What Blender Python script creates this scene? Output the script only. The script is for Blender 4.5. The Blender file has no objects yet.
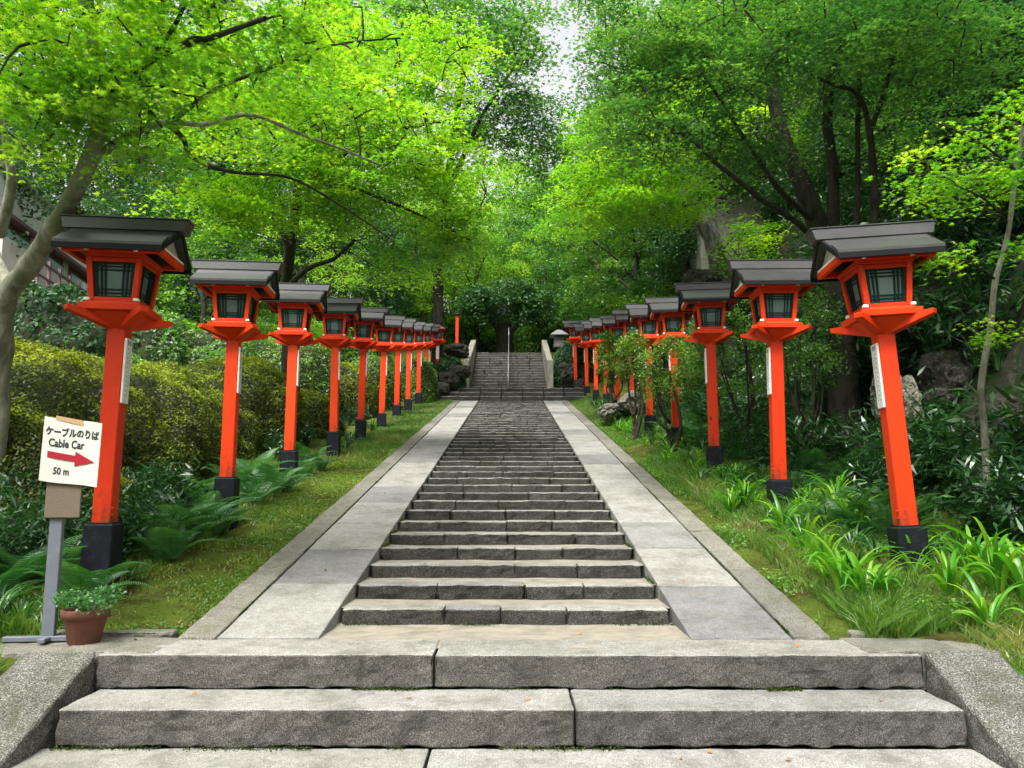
import bpy, bmesh, math, random
import numpy as np
from mathutils import Vector, Matrix, Euler

rng = np.random.default_rng(7)
random.seed(7)
S = bpy.context.scene
COL = S.collection
R = math.radians

# ------------------------------------------------------------------ camera frame (camera stands at the origin, ground is below it)
PITCH = 7.6
F = 770.0
SP, CP = math.sin(R(PITCH)), math.cos(R(PITCH))
def P(px, py, d):
    """real position of something seen in direction (px,py) and standing d metres away"""
    u = (px - 512) / F * d; w = (384 - py) / F * d
    return np.array([u, d * CP - w * SP, d * SP + w * CP])
CX = -0.05            # centre line of the stairs

# ------------------------------------------------------------------ numpy helpers
def _h(ix, iy, iz, s):
    n = (ix * 374761393 + iy * 668265263 + iz * 2147483647 + s * 144269504) & 0xffffffff
    n = ((n ^ (n >> 13)) * 1274126177) & 0xffffffff
    n = (n ^ (n >> 16)) & 0xffff
    return n / 65535.0
def vnoise(p, f=1.0, s=0):
    p = np.asarray(p, float) * f
    i = np.floor(p).astype(np.int64); t = p - i; t = t * t * (3 - 2 * t)
    r = 0
    for dx in (0, 1):
        for dy in (0, 1):
            for dz in (0, 1):
                w = (t[..., 0] if dx else 1 - t[..., 0]) * (t[..., 1] if dy else 1 - t[..., 1]) * (t[..., 2] if dz else 1 - t[..., 2])
                r = r + w * _h(i[..., 0] + dx, i[..., 1] + dy, i[..., 2] + dz, s)
    return r * 2 - 1
def fbm(p, f=1.0, s=0, o=3):
    r = 0; a = 1.0
    for k in range(o):
        r = r + a * vnoise(p, f * 2 ** k, s + k); a *= .5
    return r
def norm(v): return v / np.maximum(np.linalg.norm(v, axis=-1, keepdims=True), 1e-9)
def ss(a, b, x):
    t = np.clip((np.asarray(x, float) - a) / (b - a), 0, 1); return t * t * (3 - 2 * t)

class G:
    """collects vertices and faces, then links them as ONE mesh object"""
    def __init__(s): s.v = []; s.f = []; s.r = []; s.n = 0
    def add(s, v, f, m=0, rnd=None, smooth=False):
        v = np.asarray(v, float).reshape(-1, 3); f = np.asarray(f, np.int64)
        s.v.append(v); s.f.append((f + s.n, m, smooth))
        s.r.append(np.full(len(v), random.random()) if rnd is None else np.broadcast_to(np.asarray(rnd, float), (len(v),)))
        s.n += len(v)
    def build(s, name, mats, parent=None, bevel=0):
        me = bpy.data.meshes.new(name)
        V = np.concatenate(s.v); me.vertices.add(len(V)); me.vertices.foreach_set('co', V.ravel().astype(np.float32))
        L = np.concatenate([f.ravel() for f, _, _ in s.f]); cnt = np.concatenate([np.full(len(f), f.shape[1]) for f, _, _ in s.f])
        st = np.concatenate([[0], np.cumsum(cnt)[:-1]])
        me.loops.add(len(L)); me.loops.foreach_set('vertex_index', L.astype(np.int32))
        me.polygons.add(len(cnt)); me.polygons.foreach_set('loop_start', st.astype(np.int32))
        try: me.polygons.foreach_set('loop_total', cnt.astype(np.int32))
        except Exception: pass
        me.polygons.foreach_set('material_index', np.concatenate([np.full(len(f), m) for f, m, _ in s.f]).astype(np.int32))
        me.polygons.foreach_set('use_smooth', np.concatenate([np.full(len(f), q) for f, _, q in s.f]))
        a = me.attributes.new('rnd', 'FLOAT', 'POINT'); a.data.foreach_set('value', np.concatenate(s.r).astype(np.float32))
        me.update(calc_edges=True)
        if not isinstance(mats, (list, tuple)): mats = [mats]
        for m in mats: me.materials.append(m)
        if bevel:
            b = bmesh.new(); b.from_mesh(me)
            bmesh.ops.recalc_face_normals(b, faces=b.faces)
            bmesh.ops.bevel(b, geom=[e for e in b.edges if len(e.link_faces) == 2 and e.calc_face_angle(0) > .5], offset=bevel, segments=1, affect='EDGES')
            b.to_mesh(me); b.free()
        o = bpy.data.objects.new(name, me); COL.objects.link(o)
        if parent: o.parent = parent
        return o
    # ---- shapes
    def box(s, c, d, m=0, rot=None, top=None, rnd=None):
        """box of size d round c; top=(sx,sy) scales the upper face"""
        x, y, z = [k / 2 for k in d]
        a, b = top or (1, 1)
        v = np.array([[-x, -y, -z], [x, -y, -z], [x, y, -z], [-x, y, -z], [-x * a, -y * b, z], [x * a, -y * b, z], [x * a, y * b, z], [-x * a, y * b, z]])
        if rot is not None: v = v @ np.array(rot).T
        s.add(v + np.array(c), [[0, 3, 2, 1], [4, 5, 6, 7], [0, 1, 5, 4], [1, 2, 6, 5], [2, 3, 7, 6], [3, 0, 4, 7]], m, rnd)
    def hexa(s, v, m=0, rnd=None):
        s.add(v, [[0, 3, 2, 1], [4, 5, 6, 7], [0, 1, 5, 4], [1, 2, 6, 5], [2, 3, 7, 6], [3, 0, 4, 7]], m, rnd)
    def tube(s, pts, rad, k=6, m=0, lump=0, caps=False, rnd=None):
        pts = np.asarray(pts, float); n = len(pts); rad = np.broadcast_to(np.asarray(rad, float), (n,))
        t = norm(np.gradient(pts, axis=0)); ref = np.array([0.3, 0.9, 0.1]) if abs(t[0, 2]) > .5 else np.array([0, 0, 1.])
        a = norm(np.cross(t, ref)); b = np.cross(t, a)
        ang = np.arange(k) / k * 2 * np.pi
        ring = a[:, None] * np.cos(ang)[None, :, None] + b[:, None] * np.sin(ang)[None, :, None]
        rr = rad[:, None] * np.ones(k)[None]
        v = pts[:, None] + ring * rr[..., None]
        if lump: v = pts[:, None] + ring * (rr * (1 + lump * fbm(v, 5, 3, 3)))[..., None]
        idx = np.arange(n * k).reshape(n, k); nx = np.roll(idx, -1, axis=1)
        f = np.stack([idx[:-1], nx[:-1], nx[1:], idx[1:]], -1).reshape(-1, 4)
        s.add(v.reshape(-1, 3), f, m, rnd, True)
        if caps:
            s.f.append((np.array([idx[-1]]) + s.n - n * k, m, False)); s.f.append((np.array([idx[0][::-1]]) + s.n - n * k, m, False))
    def lathe(s, prof, c, k=24, m=0, rnd=None):
        prof = np.asarray(prof, float); ang = np.arange(k) / k * 2 * np.pi
        v = np.stack([prof[:, 0][:, None] * np.cos(ang), prof[:, 0][:, None] * np.sin(ang), prof[:, 1][:, None] * np.ones(k)], -1) + np.array(c)
        idx = np.arange(len(prof) * k).reshape(len(prof), k); nx = np.roll(idx, -1, axis=1)
        s.add(v.reshape(-1, 3), np.stack([idx[:-1], nx[:-1], nx[1:], idx[1:]], -1).reshape(-1, 4), m, rnd, True)
    def leaves(s, c, size, up, tpl, m=0, rnd=None, tilt=.5, out=None):
        """many small leaves: c positions, up preferred normal, tpl outline (k,3)"""
        c = np.asarray(c); n = len(c)
        up = np.broadcast_to(np.asarray(up, float), (n, 3))
        nn = norm(up + rng.normal(0, tilt, (n, 3)))
        r = rng.normal(0, 1, (n, 3)) if out is None else np.broadcast_to(out, (n, 3)) + rng.normal(0, .35, (n, 3))
        t = norm(r - (r * nn).sum(1, keepdims=True) * nn); b = np.cross(nn, t)
        k = len(tpl); size = np.broadcast_to(np.asarray(size, float), (n,))
        sz = size[:, None, None]
        v = c[:, None] + sz * (tpl[None, :, 0:1] * t[:, None] + tpl[None, :, 1:2] * b[:, None] + tpl[None, :, 2:3] * nn[:, None])
        if rnd is None: rnd = rng.random(n)
        s.add(v.reshape(-1, 3), np.arange(n * k).reshape(n, k), m, np.repeat(rnd, k))
    def stone(s, x0, x1, y0, y1, z0, z1, res=.06, r=.012, amp=.004, slope=0, y_ref=0, mt=0, mf=1, faces='tfbse', seed=0, rnd=None):
        lo = np.array([x0, y0, z0]); hi = np.array([x1, y1, z1]); rnd = random.random() if rnd is None else rnd
        def grid(ax, side):
            o = [k for k in range(3) if k != ax]
            n = [max(2, int((hi[k] - lo[k]) / res) + 1) for k in o]
            def ls(k, n):
                a = np.linspace(lo[k], hi[k], n); e = r * .9
                return np.sort(np.concatenate([a, [lo[k] + e, hi[k] - e, lo[k] + e * .4, hi[k] - e * .4]]))
            A, B = np.meshgrid(ls(o[0], n[0]), ls(o[1], n[1]), indexing='ij')
            p = np.zeros(A.shape + (3,)); p[..., o[0]] = A; p[..., o[1]] = B; p[..., ax] = hi[ax] if side else lo[ax]
            q = np.clip(p, lo + r, hi - r); d = p - q
            p = q + r * norm(d)
            nr = norm(d)
            rough = fbm(p * np.array([1, 1, 1.6]), 9, seed, 3)
            big = fbm(p, 2.2, seed + 9, 2)
            edge = (np.abs(nr).max(-1) < .98)
            a_ = amp * (3.0 if ax == 1 else 1.0)
            p = p + nr * ((rough * a_) * (1 + .6 * edge) + big * amp * .6)[..., None]
            p[..., 2] += slope * (p[..., 1] - y_ref)
            ni, nj = A.shape; idx = np.arange(ni * nj).reshape(ni, nj)
            f = np.stack([idx[:-1, :-1], idx[1:, :-1], idx[1:, 1:], idx[:-1, 1:]], -1).reshape(-1, 4)
            if (ax == 1) != bool(side) : pass
            flip = (side == 0) if ax != 1 else (side == 1)
            if flip: f = f[:, ::-1]
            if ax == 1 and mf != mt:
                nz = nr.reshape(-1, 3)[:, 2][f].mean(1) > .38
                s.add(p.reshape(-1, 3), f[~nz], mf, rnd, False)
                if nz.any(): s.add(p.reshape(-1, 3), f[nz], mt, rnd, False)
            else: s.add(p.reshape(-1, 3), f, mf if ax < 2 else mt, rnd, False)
        if 't' in faces: grid(2, 1)
        if 'f' in faces: grid(1, 0)
        if 'b' in faces: grid(1, 1)
        if 's' in faces: grid(0, 0); 
        if 'e' in faces: grid(0, 1)

def tag(o, label=None, cat=None, group=None, kind=None):
    if label: o['label'] = label
    if cat: o['category'] = cat
    if group: o['group'] = group
    if kind: o['kind'] = kind
    return o
def thing(name, label, cat, loc=(0, 0, 0), group=None, rot=(0, 0, 0), sc=1):
    o = bpy.data.objects.new(name, None); COL.objects.link(o); o.empty_display_size = .2
    o.location = Vector([float(k) for k in loc]); o.rotation_euler = rot; o.scale = (sc, sc, sc)
    return tag(o, label, cat, group)
KIDS = {}
def copy_tree(o, loc, rot=(0, 0, 0), sc=1, label=None, group=None, mirror=False):
    c = o.copy(); COL.objects.link(c); c.location = Vector([float(k) for k in loc]); c.rotation_euler = rot; c.scale = (-sc if mirror else sc, sc, sc)
    if label: c['label'] = label
    if group: c['group'] = group
    for ch in [k for k in COL.objects if k.parent == o]:
        d = ch.copy(); COL.objects.link(d); d.parent = c
        for g in [k for k in COL.objects if k.parent == ch]:
            e = g.copy(); COL.objects.link(e); e.parent = d
    return c

# ------------------------------------------------------------------ materials
def newmat(name):
    m = bpy.data.materials.new(name); m.use_nodes = True; nt = m.node_tree; nt.nodes.clear()
    out = nt.nodes.new('ShaderNodeOutputMaterial'); return m, nt, out
def nd(nt, t, **k):
    n = nt.nodes.new(t)
    for a, b in k.items():
        if a.startswith('i_'):
            n.inputs[a[2:].replace('_', ' ')].default_value = b
        else: setattr(n, a, b)
    return n
def ramp(nt, fac, stops):
    r = nt.nodes.new('ShaderNodeValToRGB'); e = r.color_ramp.elements
    while len(e) < len(stops): e.new(.5)
    for k, (p, c) in enumerate(stops): e[k].position = p; e[k].color = (*c, 1)
    nt.links.new(fac, r.inputs[0]); return r.outputs[0]
def texco(nt, scale=None):
    tc = nd(nt, 'ShaderNodeTexCoord'); o = tc.outputs['Object']
    if scale:
        mp = nd(nt, 'ShaderNodeMapping'); mp.inputs['Scale'].default_value = scale; nt.links.new(o, mp.inputs[0]); o = mp.outputs[0]
    return o
def noise(nt, co, sc, det=4, rough=.6, dist=0):
    n = nd(nt, 'ShaderNodeTexNoise'); n.inputs['Scale'].default_value = sc; n.inputs['Detail'].default_value = det; n.inputs['Roughness'].default_value = rough
    n.inputs['Distortion'].default_value = dist; nt.links.new(co, n.inputs['Vector']); return n.outputs['Fac']
def mixc(nt, fac, a, b, mode='MIX'):
    m = nd(nt, 'ShaderNodeMix', data_type='RGBA', blend_type=mode)
    if isinstance(fac, float): m.inputs[0].default_value = fac
    else: nt.links.new(fac, m.inputs[0])
    for i, v in ((6, a), (7, b)):
        if isinstance(v, tuple): m.inputs[i].default_value = (*v, 1)
        else: nt.links.new(v, m.inputs[i])
    return m.outputs[2]
def attr(nt):
    return nd(nt, 'ShaderNodeAttribute', attribute_name='rnd').outputs['Fac']
def bump(nt, h, dist, strength=1.0):
    b = nd(nt, 'ShaderNodeBump'); b.inputs['Distance'].default_value = dist; b.inputs['Strength'].default_value = strength
    nt.links.new(h, b.inputs['Height']); return b.outputs[0]
def leafmat(name, c0, c1, c2, trans=.45, tcol=(1.5, 1.55, .5), gloss=.06, rough=.45):
    m, nt, out = newmat(name); a = attr(nt)
    col = ramp(nt, a, [(0, c0), (.5, c1), (1, c2)])
    n = noise(nt, texco(nt), .45, 2); col = mixc(nt, ramp(nt, n, [(.35, (.78, .86, .85)), (.65, (1.15, 1.1, 1))]), col, (0, 0, 0), 'MIX') if 0 else mixc(nt, 1.0, col, ramp(nt, n, [(.35, (.72, .84, .9)), (.65, (1.0, 1.0, .9))]), 'MULTIPLY')
    d = nd(nt, 'ShaderNodeBsdfDiffuse'); t = nd(nt, 'ShaderNodeBsdfTranslucent'); nt.links.new(col, d.inputs[0])
    nt.links.new(mixc(nt, 1.0, col, tcol, 'MULTIPLY'), t.inputs[0])
    mx = nd(nt, 'ShaderNodeMixShader'); mx.inputs[0].default_value = trans; nt.links.new(d.outputs[0], mx.inputs[1]); nt.links.new(t.outputs[0], mx.inputs[2])
    g = nd(nt, 'ShaderNodeBsdfGlossy'); g.inputs['Roughness'].default_value = rough; g.inputs[0].default_value = (.8, .85, .8, 1)
    m2 = nd(nt, 'ShaderNodeMixShader'); m2.inputs[0].default_value = gloss; nt.links.new(mx.outputs[0], m2.inputs[1]); nt.links.new(g.outputs[0], m2.inputs[2])
    nt.links.new(m2.outputs[0], out.inputs[0]); return m
def princ(name, col, rough=.6, metallic=0, var=None, bumpd=None, spec=.5, coat=0):
    m, nt, out = newmat(name); p = nd(nt, 'ShaderNodeBsdfPrincipled'); p.inputs['Roughness'].default_value = rough; p.inputs['Metallic'].default_value = metallic
    p.inputs['Specular IOR Level'].default_value = spec; p.inputs['Coat Weight'].default_value = coat
    co = texco(nt)
    if var:
        sc, c2, lo, hi = var
        c = mixc(nt, ramp(nt, noise(nt, co, sc, 5, .65), [(lo, (0, 0, 0)), (hi, (1, 1, 1))]), col, c2); nt.links.new(c, p.inputs['Base Color'])
    else: p.inputs['Base Color'].default_value = (*col, 1)
    if bumpd:
        sc, dist = bumpd; nt.links.new(bump(nt, noise(nt, co, sc, 5, .7), dist), p.inputs['Normal'])
    nt.links.new(p.outputs[0], out.inputs[0]); return m
def granite(name, dark, mid, lite, dirt=None, dirt_amt=.5, b=.003, speck=140, tint=.25):
    m, nt, out = newmat(name); p = nd(nt, 'ShaderNodeBsdfPrincipled'); p.inputs['Roughness'].default_value = .82; p.inputs['Specular IOR Level'].default_value = .25
    co = texco(nt)
    n1 = noise(nt, co, speck, 3, .8); c = ramp(nt, n1, [(.33, dark), (.5, mid), (.66, lite)])
    n2 = noise(nt, co, 2.3, 6, .7); c = mixc(nt, 1.0, c, ramp(nt, n2, [(.32, (.60, .59, .55)), (.5, (.92, .91, .88)), (.7, (1.1, 1.09, 1.07))]), 'MULTIPLY')
    c = mixc(nt, 1.0, c, ramp(nt, attr(nt), [(0, (1 - tint, 1 - tint, 1 - tint * .9)), (.5, (1, .985, .95)), (1, (1.08, 1.06, 1.06))]), 'MULTIPLY')
    n4 = noise(nt, co, 22, 5, .75); c = mixc(nt, 1.0, c, ramp(nt, n4, [(.35, (.78, .78, .77)), (.6, (1.06, 1.06, 1.05))]), 'MULTIPLY')
    if dirt:
        n3 = noise(nt, co, 5.5, 6, .75, .4); c = mixc(nt, ramp(nt, n3, [(.5, (0, 0, 0)), (.68, (dirt_amt,) * 3)]), c, dirt)
    nt.links.new(c, p.inputs['Base Color'])
    h = nd(nt, 'ShaderNodeMath', operation='ADD'); nt.links.new(noise(nt, co, 60, 5, .75), h.inputs[0]); nt.links.new(noise(nt, co, 16, 3, .6), h.inputs[1])
    nt.links.new(bump(nt, h.outputs[0], b), p.inputs['Normal'])
    nt.links.new(p.outputs[0], out.inputs[0]); return m
def barkmat(name, c1, c2, moss=None, sc=9):
    m, nt, out = newmat(name); p = nd(nt, 'ShaderNodeBsdfPrincipled'); p.inputs['Roughness'].default_value = .9; p.inputs['Specular IOR Level'].default_value = .15
    co = texco(nt, (1, 1, .35)); n = noise(nt, co, sc, 6, .7, .3); c = ramp(nt, n, [(.35, c1), (.62, c2)])
    if moss: c = mixc(nt, ramp(nt, noise(nt, texco(nt), 2.6, 5, .7), [(.48, (0, 0, 0)), (.6, (.75,) * 3)]), c, moss)
    nt.links.new(c, p.inputs['Base Color']); nt.links.new(bump(nt, noise(nt, co, sc * 3, 6, .75), .02), p.inputs['Normal'])
    nt.links.new(p.outputs[0], out.inputs[0]); return m

M = {}
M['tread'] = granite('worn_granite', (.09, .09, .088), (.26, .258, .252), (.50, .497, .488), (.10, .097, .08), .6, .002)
M['coping'] = granite('coarse_speckled_granite', (.022, .022, .02), (.10, .098, .093), (.40, .395, .385), (.05, .055, .03), .75, .004, 105)
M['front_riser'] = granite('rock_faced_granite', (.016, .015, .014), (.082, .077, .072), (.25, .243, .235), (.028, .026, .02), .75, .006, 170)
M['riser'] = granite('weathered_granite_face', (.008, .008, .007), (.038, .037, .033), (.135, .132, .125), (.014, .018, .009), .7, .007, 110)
M['ramp'] = granite('sawn_granite_slab', (.135, .135, .135), (.285, .284, .282), (.45, .447, .443), (.15, .14, .11), .6, .0015, 150, .38)
M['kerb'] = granite('old_granite_kerb', (.06, .06, .052), (.19, .185, .165), (.36, .35, .32), (.08, .09, .04), .7, .003, 110)
M['bed'] = princ('tamped_beige_mortar', (.27, .24, .19), .9, var=(6, (.17, .155, .12), .4, .65), bumpd=(70, .003))
M['oldtread'] = granite('lichened_granite', (.08, .08, .07), (.24, .235, .21), (.40, .39, .36), (.12, .125, .08), .6, .004, 60)
def redmat(name, k):
    m, nt, out = newmat(name); p = nd(nt, 'ShaderNodeBsdfPrincipled'); p.inputs['Roughness'].default_value = .5; p.inputs['Specular IOR Level'].default_value = .22
    co = texco(nt, (1, 1, .4))
    c = mixc(nt, ramp(nt, noise(nt, co, 3.5, 6, .75), [(.42, (0, 0, 0)), (.75, (1, 1, 1))]), (.66 * k, .040 * k, .004), (.50 * k, .028 * k, .004))
    c = mixc(nt, ramp(nt, noise(nt, texco(nt, (1, 1, .25)), 34, 5, .8), [(.66, (0, 0, 0)), (.72, (.6,) * 3)]), c, (.22, .035, .012))
    oi = nd(nt, 'ShaderNodeObjectInfo'); c = mixc(nt, 1.0, c, ramp(nt, oi.outputs['Random'], [(0, (.80, .74, .8)), (.6, (1, 1, 1)), (1, (1.05, 1.25, 1.2))]), 'MULTIPLY')
    sz = nd(nt, 'ShaderNodeSeparateXYZ'); nt.links.new(texco(nt), sz.inputs[0])
    mr = nd(nt, 'ShaderNodeMapRange'); nt.links.new(sz.outputs[2], mr.inputs[0]); mr.inputs[1].default_value = .0; mr.inputs[2].default_value = .45; mr.inputs[3].default_value = .22; mr.inputs[4].default_value = 0
    ad = nd(nt, 'ShaderNodeMath', operation='ADD'); nt.links.new(noise(nt, texco(nt, (1, 1, .5)), 16, 6, .8), ad.inputs[0]); nt.links.new(mr.outputs[0], ad.inputs[1])
    c = mixc(nt, ramp(nt, ad.outputs[0], [(.66, (0, 0, 0)), (.8, (.75,) * 3)]), c, (.09, .03, .012))
    nt.links.new(c, p.inputs['Base Color']); nt.links.new(bump(nt, noise(nt, texco(nt, (1, 1, .12)), 60, 4), .0012), p.inputs['Normal'])
    nt.links.new(p.outputs[0], out.inputs[0]); return m
M['red'] = redmat('vermilion_paint', 1.0)
M['black'] = princ('black_painted_plinth', (.006, .008, .011), .6, var=(12, (.022, .026, .034), .5, .75), bumpd=(40, .002), spec=.15)
M['roof'] = princ('dark_sheet_metal_roof', (.030, .030, .031), .40, .0, var=(3, (.060, .058, .057), .35, .75), bumpd=(9, .003), spec=.6)
M['roofedge'] = princ('black_roof_edge', (.010, .010, .012), .5, spec=.15)
M['cream'] = princ('weathered_white_gable', (.48, .44, .37), .8, var=(7, (.33, .29, .23), .4, .7))
M['lattice'] = princ('dark_green_lattice', (.003, .016, .012), .5, spec=.15)
M['whitecap'] = princ('white_paint', (.75, .72, .64), .6, var=(30, (.45, .4, .3), .5, .75))
M['plaque'] = princ('white_plaque', (.62, .62, .58), .6, var=(9, (.45, .46, .42), .45, .75))
M['ink'] = princ('black_ink', (.02, .02, .022), .6)
M['pane'] = princ('frosted_pane', (.065, .11, .10), .22, var=(5, (.11, .16, .145), .3, .7), spec=.6)
M['paper'] = princ('laminated_paper', (.56, .575, .50), .35, var=(7, (.46, .47, .40), .45, .75))
M['arrow'] = princ('dark_red_print', (.30, .006, .018), .4)
M['tape'] = princ('brown_tape', (.42, .26, .12), .5)
M['wood'] = princ('weathered_plywood', (.13, .10, .068), .85, var=(8, (.13, .095, .065), .4, .7), bumpd=(60, .003))
M['greymetal'] = princ('grey_painted_metal', (.11, .125, .15), .5, var=(14, (.14, .15, .17), .45, .7))
M['terracotta'] = princ('terracotta', (.17, .060, .035), .8, var=(10, (.11, .045, .03), .4, .7), bumpd=(50, .002))
M['soil'] = princ('dark_soil', (.03, .022, .015), .95, bumpd=(40, .01))
M['stainless'] = princ('grey_steel_rail', (.22, .22, .22), .4, .6)
M['rock'] = granite('mossy_rock', (.008, .008, .006), (.035, .033, .027), (.10, .095, .08), (.02, .03, .008), .9, .02, 18)
M['palerock'] = granite('pale_rock', (.05, .048, .04), (.16, .155, .135), (.32, .31, .28), (.05, .06, .025), .75, .015, 25)
M['bark_pale'] = barkmat('pale_lichened_bark', (.12, .112, .09), (.34, .33, .28), (.14, .16, .09), 7)
M['bark_dark'] = barkmat('dark_bark', (.016, .014, .012), (.055, .048, .038), (.035, .045, .02))
M['bark_mott'] = barkmat('mottled_bark', (.03, .028, .024), (.22, .21, .19), (.05, .06, .03), 4)
M['maple_bright'] = leafmat('bright_maple_leaf', (.09, .25, .02), (.19, .39, .022), (.40, .54, .04), .66)
M['maple_green'] = leafmat('green_maple_leaf', (.03, .11, .035), (.075, .20, .05), (.18, .32, .07), .56, (1.35, 1.5, .6))
M['maple_deep'] = leafmat('deep_maple_leaf', (.035, .12, .035), (.075, .20, .045), (.15, .29, .065), .56, (1.25, 1.45, .6))
M['leaf_dark'] = leafmat('evergreen_leaf', (.020, .065, .024), (.040, .115, .034), (.085, .17, .045), .32, (1.2, 1.4, .6), .035, .45)
M['leaf_mid'] = leafmat('broad_leaf', (.05, .15, .025), (.10, .24, .03), (.19, .34, .045), .5)
M['leaf_light'] = leafmat('light_leaf', (.12, .28, .03), (.21, .40, .04), (.34, .50, .07), .62)
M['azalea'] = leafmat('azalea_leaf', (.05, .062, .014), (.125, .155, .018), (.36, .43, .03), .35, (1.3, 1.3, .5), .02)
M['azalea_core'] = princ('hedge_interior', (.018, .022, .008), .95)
M['azalea_fresh'] = leafmat('fresh_azalea_leaf', (.05, .12, .012), (.12, .22, .018), (.22, .32, .03), .4)
M['fern'] = leafmat('fern_frond', (.03, .12, .035), (.06, .19, .05), (.14, .30, .08), .4, (1.2, 1.4, .6), .06, .4)
M['strap'] = leafmat('strap_leaf', (.06, .23, .022), (.13, .36, .028), (.30, .48, .05), .45, (1.3, 1.4, .5), .03, .35)
M['strap_dark'] = leafmat('dark_strap_leaf', (.02, .08, .02), (.04, .13, .028), (.09, .19, .05), .35, (1.2, 1.4, .6), .06, .35)
M['under'] = leafmat('glossy_undergrowth_leaf', (.012, .05, .016), (.026, .085, .022), (.06, .14, .035), .3, (1.2, 1.4, .6), .055, .35)
M['grass'] = leafmat('grass_blade', (.06, .16, .015), (.12, .25, .02), (.30, .28, .09), .4)
M['moss'] = leafmat('moss_leaf', (.05, .09, .008), (.14, .19, .012), (.27, .29, .025), .3)
M['dryleaf'] = princ('dry_leaf', (.36, .14, .045), .7)
M['weed'] = leafmat('weed_leaf', (.05, .13, .02), (.10, .24, .03), (.20, .36, .05), .4)
M['jointmoss'] = leafmat('joint_moss', (.015, .025, .006), (.035, .055, .008), (.07, .095, .015), .2, gloss=.01)
M['litter'] = princ('leaf_litter', (.13, .075, .03), .9, var=(9, (.24, .16, .06), .4, .6))
M['wall'] = princ('pale_plaster', (.52, .50, .46), .85, var=(2, (.38, .36, .32), .4, .7))
M['dullwall'] = princ('stained_grey_plaster', (.20, .20, .165), .85, var=(1.2, (.12, .125, .09), .4, .65))
M['whitewash'] = princ('whitewashed_wall', (.72, .72, .70), .8)
M['plumwood'] = princ('dark_plum_timber', (.13, .065, .08), .6)
M['glass'] = princ('window_glass', (.28, .44, .46), .12, spec=.8)
M['tin'] = princ('pale_tin_roof', (.60, .60, .60), .5)
M['greytile'] = princ('grey_roof', (.16, .16, .165), .6)
def groundmat():
    m, nt, out = newmat('mossy_earth'); p = nd(nt, 'ShaderNodeBsdfPrincipled'); p.inputs['Roughness'].default_value = .95; p.inputs['Specular IOR Level'].default_value = .1
    co = texco(nt); c = ramp(nt, noise(nt, co, 2.2, 8, .75, .3), [(.3, (.035, .026, .014)), (.43, (.07, .07, .016)), (.52, (.085, .125, .018)), (.7, (.13, .165, .025))])
    c = mixc(nt, 1.0, c, ramp(nt, noise(nt, co, 45, 4, .8), [(.3, (.5, .5, .5)), (.7, (1.2, 1.2, 1.1))]), 'MULTIPLY')
    ge = nd(nt, 'ShaderNodeNewGeometry'); sx = nd(nt, 'ShaderNodeSeparateXYZ'); nt.links.new(ge.outputs['True Normal'], sx.inputs[0])
    rk = ramp(nt, noise(nt, co, 3.2, 7, .75, .6), [(.35, (.008, .008, .006)), (.55, (.035, .032, .026)), (.68, (.10, .095, .08))])
    rk = mixc(nt, ramp(nt, noise(nt, co, 1.3, 5, .7), [(.45, (0, 0, 0)), (.6, (.8, .8, .8))]), rk, (.018, .03, .008))
    c = mixc(nt, ramp(nt, sx.outputs[2], [(.80, (1, 1, 1)), (.93, (0, 0, 0))]), c, rk)
    nt.links.new(c, p.inputs['Base Color']); nt.links.new(bump(nt, noise(nt, co, 40, 6, .8), .02), p.inputs['Normal']); nt.links.new(p.outputs[0], out.inputs[0]); return m
M['ground'] = groundmat()

# ------------------------------------------------------------------ leaf outlines
def star(lobes, inner, spread=2.5):
    v = []
    for k in range(lobes):
        a = (k - (lobes - 1) / 2) / ((lobes - 1) / 2) * spread
        L = .55 * (1 - .35 * (abs(a) / spread) ** 1.5)
        v.append((L * math.cos(a), L * math.sin(a), -.10 * L))
        if k < lobes - 1:
            b = a + spread / (lobes - 1); v.append((inner * math.cos(b), inner * math.sin(b), .04))
    v.append((-.10, 0, 0)); return np.array(v)
MAPLE7 = star(7, .16); MAPLE5 = star(5, .17, 2.1)
TRI3 = np.array([(.55, 0, -.05), (.12, .12, .02), (.05, .5, -.06), (-.2, 0, 0), (.05, -.5, -.06), (.12, -.12, .02)])
RHOMB = np.array([(.5, 0, -.04), (0, .28, .03), (-.5, 0, -.04), (0, -.28, .03)])
LANCE = np.array([(.5, 0, -.06), (.1, .11, .02), (-.5, .02, 0), (-.5, -.02, 0), (.1, -.11, .02)])

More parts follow.
